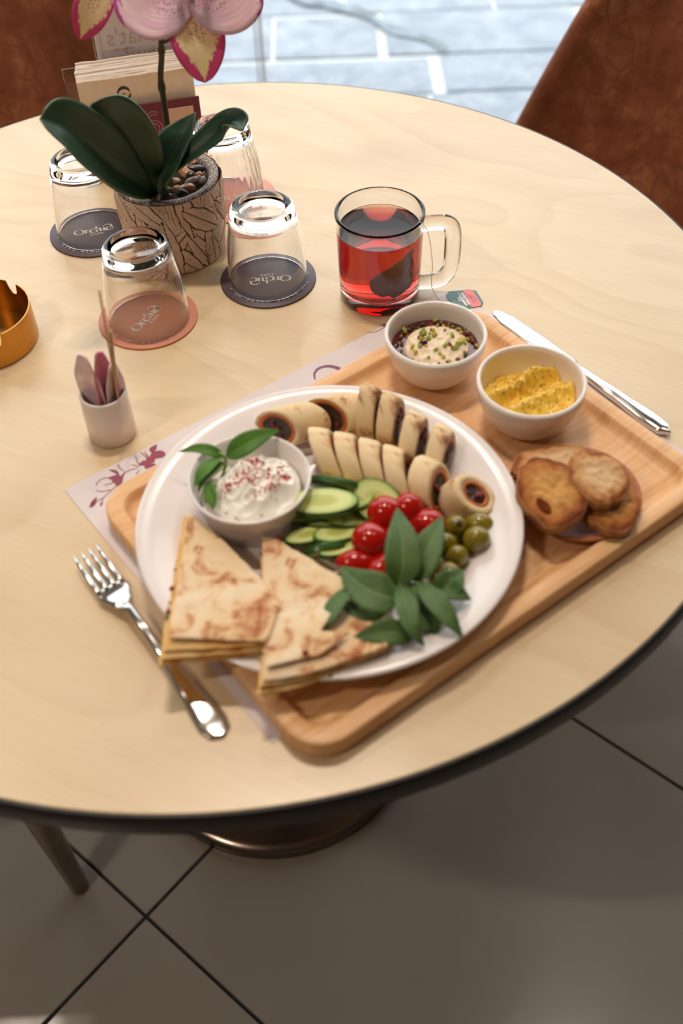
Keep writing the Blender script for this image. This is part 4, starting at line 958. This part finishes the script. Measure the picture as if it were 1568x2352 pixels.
Z1 = PF+.0185
wrap(672, 975, Z1, 20, 0, .028, .0175, .0165, -.75, .35, 'wrap end lying at the far left with its open cut face forward', 1, 0, .66)
wrap(778, 957, Z1+.0005, 14, 0, .024, .0195, .0185, -.75, .45, 'second lying wrap end with its dark cut face towards the first', 2, 0, .72)
rowA = [(757, 1048), (812, 1062), (866, 1078), (918, 1096)]
LA = ['leftmost upright slice of the front row of wraps', 'second upright slice from the left in the front row of wraps', 'third upright slice from the left in the front row of wraps', 'fourth upright slice in the front row, just above the cucumber']
for i, (x, y) in enumerate(rowA): wrap(x, y, Z1+.002, -16-3*i, -4+2*i, .0165, .0235, .0195, -.42, -.38, LA[i], 3+i, 0, .6)
rowB = [(850, 950), (897, 970), (950, 1012), (1010, 1043)]
LB = ['tallest slice at the left of the back row of wraps, with a browned pointed top', 'second slice from the left in the back row with browned pointed top', 'third slice of the back row of wraps', 'rightmost slice of the back row with dark filling showing at its side']
for i, (x, y) in enumerate(rowB): wrap(x, y, Z1+.004-.001*i, -26-5*i, 6, .0150, .0220, .0225-.001*i, -.20-.05*i, -.18, LB[i], 9+i, 0, .66, (.22, .2, .05, .08)[i])
wrap(985, 1115, Z1, -34, 0, .018, .0215, .0185, -.15, -.35, 'leaning slice with a burnt oval spot between the front row and the olives', 15, 0, .62)
wrap(1070, 1146, Z1-.004, -30, -52, .024, .0155, .0185, .0, -.15, 'short rolled wrap end standing at the far right above the olives', 16, 0, .50)
# ================================================================== CUCUMBER
def cuke(cx, cy, z, lx, ly, nrm, spin, label, th=.0048):
    nrm = Vector(nrm).normalized(); ax = Vector((cos(R(spin)), sin(R(spin)), 0)); ax = (ax-nrm*ax.dot(nrm)).normalized(); ay = nrm.cross(ax)
    o = empty('cucumber_slice', px(cx, cy, z), label, 'cucumber', 'cucumber slices on the plate'); o.rotation_euler = Matrix((ax, ay, nrm)).transposed().to_euler()
    n = 44; vs, fs, uv = [], [], []
    for s in (1, -1):
        for q in (0, .25, .5, .7, .85, .97):
            for k in range(n): a = 2*pi*k/n; vs.append((lx*q*cos(a), ly*q*sin(a), s*(th/2-.0003*q**8))); uv.append((q, k/n))
    for s in range(2):
        for i in range(5):
            for k in range(n):
                j = (k+1) % n; b = s*6*n; f = [b+i*n+k, b+(i+1)*n+k, b+(i+1)*n+j, b+i*n+j]; fs.append(f if s == 0 else f[::-1])
    link('flesh', mesh('flesh', vs, fs, M['cuke'], uvs=uv), o)
    vs, fs = [], []
    pr = [(.965, .5), (.99, .46), (1.0, .3), (1.0, -.3), (.99, -.46), (.965, -.5)]
    for q, zz in pr:
        for k in range(n): a = 2*pi*k/n; vs.append((lx*q*cos(a), ly*q*sin(a), th*zz))
    for i in range(5):
        for k in range(n): j = (k+1) % n; fs.append([i*n+k, (i+1)*n+k, (i+1)*n+j, i*n+j])
    link('skin', mesh('skin', vs, fs, M['cukeskin']), o); return o
cuke(696, 1190, PF+.015, .0150, .0070, (-.1, .15, 1), 0, 'small cucumber slice under the left of the big oval one')
cuke(742, 1200, PF+.012, .0170, .0080, (.05, .2, 1), 0, 'cucumber slice hidden just below the big oval one')
cuke(795, 1196, PF+.009, .0190, .0110, (.2, .3, 1), 15, 'dark-edged cucumber slice at the bottom of the middle of the heap')
cuke(738, 1156, PF+.026, .0285, .0130, (-.04, -.05, 1), -3, 'largest oval cucumber slice lying on top at the left', .0070)
cuke(742, 1112, PF+.018, .0200, .0090, (.30, .95, .55), -28, 'thin cucumber slice on edge above the big oval one')
cuke(765, 1108, PF+.024, .0200, .0085, (.28, 1, .50), -30, 'cucumber slice on edge touching the wraps')
cuke(820, 1132, PF+.018, .0190, .0140, (-.45, -.1, .9), -50, 'cucumber slice between the big oval one and the upright one')
cuke(868, 1152, PF+.022, .0235, .0160, (-.35, -.45, .85), -48, 'large cucumber slice leaning beside the tomatoes')
cuke(775, 1226, PF+.012, .0210, .0110, (.15, .25, .95), 30, 'cucumber slice lying low at the front of the heap')
cuke(705, 1232, PF+.014, .0185, .0075, (.15, .05, 1), 24, 'narrow cucumber slice at the lower left of the heap')
cuke(785, 1258, PF+.010, .0200, .0075, (.15, .05, 1), 28, 'curved cucumber slice at the front with mostly green skin showing')
cuke(750, 1262, PF+.007, .0165, .0120, (-.2, .9, .45), 20, 'cucumber slice seen from its dark skin side at the front', .0060)
# ================================================================== TOMATOES
def tomato(cx, cy, z, r, label, half=None, rot=(0, 0, 0), sc=(1, 1, .95)):
    v, f = blob(r, 36, sc, .03, 1.2, cx)
    if half:
        v = [Vector((p[0], p[1], min(p[2], 0))) for p in v]
    o = link('cherry_tomato', mesh('cherry_tomato', v, f, M['tomato']), None, px(cx, cy, z), rot); tag(o, label, 'tomato', 'cherry tomatoes on the plate')
    if half: link('cut_face', mesh('cut_face', *lathe([(r*.96, .0003), (r*.9, .0008), (r*.5, .0002), (r*.35, .0010), (0, .0006)], 36)[:2], M['tomcut']), o).scale = (sc[0], sc[1], 1)
    return o
tomato(884, 1178, PF+.024, .0138, 'round cherry tomato directly below the cucumber')
tomato(936, 1172, PF+.020, .0125, 'cherry tomato to the right, touching the wrap slices', sc=(1, 1, 1.15))
tomato(980, 1205, PF+.016, .0132, 'cherry tomato behind the two upright mint leaves', sc=(1.15, 1, .9))
tomato(850, 1241, PF+.020, .0142, 'round cherry tomato at the front left of the tomatoes')
tomato(890, 1248, PF+.013, .0130, 'cherry tomato mostly hidden by the upright mint leaf')
tomato(826, 1294, PF+.010, .0148, 'halved cherry tomato in front with its skin up', True, (R(165), R(8), R(4)), (1.25, .75, .75))
tomato(878, 1304, PF+.012, .0125, 'halved cherry tomato beside the other half under the mint', True, (R(165), R(10), R(60)), (1.2, .8, .8))
# ================================================================== OLIVES
def olive(cx, cy, z, rz, tilt, label, s=1.):
    o = link('green_olive', mesh('green_olive', *blob(.0105*s, 28, (.92, .92, 1.22), .05, 1.3, cx), M['olive']), None, px(cx, cy, z), (R(tilt), 0, R(rz)))
    tag(o, label, 'olive', 'green olives on the plate')
    link('pit_hole', mesh('pit_hole', *blob(.0028*s, 12, (1, 1, .5), .15, 1.5, 1), M['olive_hole']), o, (0, 0, -.0122*s)); return o
olive(1094, 1241, PF+.015, 5, 18, 'large olive at the right with its hole facing the viewer', 1.08)
olive(1098, 1203, PF+.012, 75, 80, 'olive lying sideways at the back under the wrap end', .92)
olive(1044, 1210, PF+.014, 20, -150, 'olive at the back beside the mint leaf tip', .95)
olive(1052, 1226, PF+.007, 15, 60, 'small olive below the back olive, hole towards the viewer', .7)
olive(1024, 1252, PF+.012, -10, 20, 'olive half hidden behind the right upright mint leaf', .95)
olive(1049, 1278, PF+.011, 15, 25, 'olive in the middle in front of the large right one', .9)
olive(1028, 1318, PF+.012, 25, 40, 'front olive above the broad mint leaf', .95)
olive(1000, 1300, PF+.009, 0, 40, 'olive buried behind the mint stems', .85)
# ================================================================== MINT
mp_ = lambda t: sin(pi*min(1, t*.97+.015)**.72)**.9
def mint_leaf(root, P, wd, mat, up_=(0, -.35, .93), fold=.28, curl=.1):
    return leaf('leaf', [px(*p) for p in P], wd, up_, M[mat], root, fold, mp_, .10, 30, 8, .0005, curl, .03)
ms = empty('mint_sprig', px(930, 1350, PF+.02), 'large sprig of dark green mint leaves over the tomatoes and flatbread', 'mint')
H0 = PF+.020
mint_leaf(ms, [(915, 1345, H0+.008), (925, 1290, H0+.020), (922, 1230, H0+.026), (912, 1168, H0+.024)], .029, 'mint', (.1, -.6, .8))
mint_leaf(ms, [(948, 1335, H0+.006), (965, 1290, H0+.014), (990, 1240, H0+.018), (1015, 1186, H0+.016)], .0265, 'mint', (-.2, -.6, .8))
mint_leaf(ms, [(912, 1375, H0+.010), (870, 1365, H0+.014), (825, 1340, H0+.014), (782, 1302, H0+.010)], .032, 'mint', (-.1, -.3, .95))
mint_leaf(ms, [(800, 1350, H0+.010), (775, 1385, H0+.011), (755, 1420, H0+.010), (734, 1446, H0+.006)], .017, 'mint', (-.5, -.2, .8))
mint_leaf(ms, [(918, 1345, H0+.010), (932, 1390, H0+.015), (945, 1440, H0+.013), (975, 1486, H0+.004)], .0165, 'mint', (.1, -.2, .95))
mint_leaf(ms, [(965, 1340, H0+.008), (995, 1375, H0+.014), (1030, 1420, H0+.011), (1062, 1464, H0+.002)], .0185, 'mint', (.2, -.2, .95))
mint_leaf(ms, [(950, 1462, H0+.004), (905, 1452, H0+.009), (860, 1455, H0+.010), (810, 1466, H0+.006)], .0195, 'mint', (0, -.4, .9))
mint_leaf(ms, [(1000, 1352, H0+.004), (1025, 1352, H0+.009), (1052, 1362, H0+.007), (1081, 1378, H0+.002)], .018, 'mint', (.1, -.2, .95))
mint_leaf(ms, [(1005, 1362, H0+.006), (1025, 1345, H0+.010), (1045, 1328, H0+.010), (1062, 1308, H0+.006)], .0215, 'mint', (.0, -.6, .8))
mint_leaf(ms, [(930, 1345, H0+.004), (958, 1362, H0+.008), (985, 1385, H0+.006), (1010, 1420, H0-.002)], .017, 'mint', (.1, -.2, .95))
mint_leaf(ms, [(960, 1400, H0-.002), (975, 1420, H0+.001), (990, 1445, H0+.0), (985, 1462, H0-.006)], .018, 'mint', (.1, -.2, .95))
mint_leaf(ms, [(880, 1390, H0+.002), (850, 1400, H0+.004), (815, 1395, H0+.004), (785, 1385, H0+.002)], .020, 'mint', (.1, -.2, .95))
for P, r in (([(872, 1340, H0+.006), (900, 1338, H0+.009), (930, 1332, H0+.009), (958, 1318, H0+.008)], .0016), ([(915, 1342, H0+.008), (945, 1370, H0+.003), (985, 1415, H0-.003), (1020, 1438, H0-.006)], .0015), ([(940, 1328, H0+.007), (965, 1335, H0+.006), (1000, 1352, H0+.004)], .0012), ([(900, 1420, H0), (925, 1440, H0+.001), (955, 1462, H0+.002)], .0012)):
    v, f = tube(spline([px(*p) for p in P], 16), r, 8); link('stem', mesh('stem', local(ms, v), f, M['mstem']), ms)
HY = PF+.038
my = empty('mint_garnish', px(520, 1045, HY), 'small bright green mint sprig tucked into the cheese bowl', 'mint')
mint_leaf(my, [(522, 1050, HY+.002), (555, 1025, HY+.009), (595, 1003, HY+.011), (640, 988, HY+.009)], .0185, 'mint_bright', (.05, -.5, .85))
mint_leaf(my, [(512, 1050, HY), (485, 1036, HY+.008), (450, 1030, HY+.009), (410, 1038, HY+.005)], .010, 'mint_bright', (0, -.3, .9))
mint_leaf(my, [(508, 1048, HY), (485, 1065, HY+.006), (462, 1090, HY+.004), (447, 1118, HY-.002)], .0140, 'mint_bright', (-.4, -.3, .9))
mint_leaf(my, [(515, 1062, HY), (492, 1075, HY+.003), (470, 1095, HY+.001), (455, 1130, HY-.008)], .0135, 'mint_bright', (-.5, -.3, .8))
mint_leaf(my, [(476, 1108, HY-.002), (482, 1130, HY-.001), (488, 1150, HY-.003), (490, 1170, HY-.007)], .0125, 'mint_bright', (-.5, -.3, .8))
v, f = tube(spline([px(500, 1040, HY+.004), px(515, 1048, HY+.002), px(519, 1062, HY-.001), px(512, 1090, HY-.004), px(500, 1110, HY-.008)], 16), .0013, 8); link('stem', mesh('stem', local(my, v), f, M['mstem']), my)
# ================================================================== QUESADILLAS
def flap(root, P, th, mat, name, sub=5, amp=.0010, seed=0):
    """folded flatbread sheet from its outline corners (pixel, pixel, height)"""
    pts = []
    n = len(P)
    for i in range(n):
        a, b = Vector(P[i]), Vector(P[(i+1) % n])
        for k in range(7):
            t = k/7; q = a.lerp(b, t); pts.append(px(q.x, q.y, q.z))
    bm = bmesh.new(); vs = [bm.verts.new(p) for p in pts]; f = bm.faces.new(vs)
    bmesh.ops.triangulate(bm, faces=[f]); 
    for _ in range(3): bmesh.ops.subdivide_edges(bm, edges=[e for e in bm.edges if e.calc_length() > .006], cuts=1, use_grid_fill=False); bmesh.ops.triangulate(bm, faces=bm.faces[:])
    bmesh.ops.beautify_fill(bm, faces=bm.faces[:], edges=bm.edges[:])
    bmesh.ops.recalc_face_normals(bm, faces=bm.faces[:])
    if sum(f.normal.z for f in bm.faces) < 0: bmesh.ops.reverse_faces(bm, faces=bm.faces[:])
    for v in bm.verts:
        v.co.z += amp*(noise.noise(Vector((v.co.x*70+seed, v.co.y*70, seed)))+.4*noise.noise(Vector((v.co.x*220, v.co.y*220, seed))))
        if v.is_boundary: v.co += Vector((noise.noise(v.co*120)*.0009, noise.noise(v.co*130+Vector((3, 3, 3)))*.0009, -.0003))
    inv = root.matrix_basis.inverted()
    for v in bm.verts: v.co = inv @ v.co
    me = bpy.data.meshes.new(name); bm.to_mesh(me); bm.free(); me.materials.append(mat); me.polygons.foreach_set('use_smooth', [True]*len(me.polygons))
    o = link(name, me, root); md = o.modifiers.new('s', 'SOLIDIFY'); md.thickness = th; md.offset = -1; b = o.modifiers.new('b', 'BEVEL'); b.width = th*.35; b.segments = 2; b.limit_method = 'ANGLE'; b.angle_limit = R(50); return o
def bits(root, P, mat, name, r=.0016):
    Q = []
    for i, (x, y, z) in enumerate(P):
        b = blob(r*random.uniform(.7, 1.3), 8, (1, 1, .8), .3, 2, i); c = px(x, y, z); Q.append(([Vector(v)+c for v in b[0]], b[1]))
    v, f = join(*Q); link(name, mesh(name, local(root, v), f, mat), root)['kind'] = 'stuff'
RZ = PF+.0215                                # top of the plate rim above the table
q1 = empty('flatbread_wedge', px(480, 1400, RZ), 'left folded toasted flatbread triangle resting on the plate rim', 'flatbread', 'stuffed flatbread triangles on the plate')
flap(q1, [(420, 1190, PF+.010), (600, 1345, PF+.014), (650, 1420, PF+.016), (640, 1495, RZ+.002), (362, 1530, RZ+.0030)], .0020, M['ques_edge'], 'bottom_flap', seed=1)
flap(q1, [(422, 1188, PF+.0165), (600, 1342, PF+.0195), (640, 1400, RZ+.003), (625, 1490, RZ+.0065), (369, 1514, RZ+.0070)], .0036, M['ques_edge'], 'filling', seed=5, amp=.0014)
flap(q1, [(425, 1182, PF+.0200), (600, 1335, PF+.0230), (640, 1400, RZ+.008), (620, 1480, RZ+.0100), (374, 1494, RZ+.0105)], .0020, M['ques_edge'], 'middle_flap', seed=2)
flap(q1, [(433, 1178, PF+.0235), (470, 1200, PF+.0245), (600, 1328, PF+.0265), (640, 1390, RZ+.012), (615, 1472, RZ+.0138), (388, 1462, RZ+.0148)], .0018, M['ques'], 'top_flap', seed=3)
bits(q1, [(395, 1352, RZ+.004), (387, 1398, RZ+.006), (387, 1408, RZ+.007)], M['filling_red'], 'pepper_bits', .0020); bits(q1, [(402, 1308, RZ+.003), (390, 1385, RZ+.006), (385, 1420, RZ+.007)], M['herb'], 'herb_bits')
q2 = empty('flatbread_wedge', px(700, 1430, RZ), 'right folded toasted flatbread with a browned triangle on top, under the mint', 'flatbread', 'stuffed flatbread triangles on the plate')
flap(q2, [(598, 1255, PF+.009), (800, 1350, PF+.010), (900, 1415, PF+.012), (884, 1490, RZ+.0), (700, 1575, RZ+.001), (592, 1594, RZ+.0020)], .0020, M['ques_edge'], 'bottom_flap', seed=11)
flap(q2, [(600, 1250, PF+.014), (800, 1345, PF+.015), (902, 1408, PF+.016), (886, 1484, RZ+.0045), (700, 1556, RZ+.0060), (597, 1576, RZ+.0065)], .0040, M['ques_edge'], 'filling', seed=15, amp=.0014)
flap(q2, [(602, 1238, PF+.0185), (800, 1342, PF+.0185), (905, 1398, PF+.019), (890, 1484, RZ+.0080), (700, 1548, RZ+.0095), (603, 1562, RZ+.0100)], .0022, M['ques'], 'lower_flap', seed=12)
flap(q2, [(602, 1230, PF+.0225), (640, 1240, PF+.0235), (790, 1330, PF+.0265), (785, 1372, PF+.027), (735, 1448, RZ+.013), (800, 1450, RZ+.0125), (740, 1500, RZ+.0135), (612, 1530, RZ+.0140)], .0020, M['ques'], 'top_flap', seed=13)
bits(q2, [(602, 1272, PF+.018), (603, 1400, RZ+.006), (603, 1345, RZ+.004), (640, 1236, PF+.022), (770, 1492, RZ+.0135), (700, 1498, RZ+.0142), (850, 1500, RZ+.006)], M['filling_red'], 'pepper_bits', .0018); bits(q2, [(602, 1480, RZ+.008), (601, 1502, RZ+.008), (760, 1552, RZ+.006)], M['herb'], 'herb_bits', .0016)
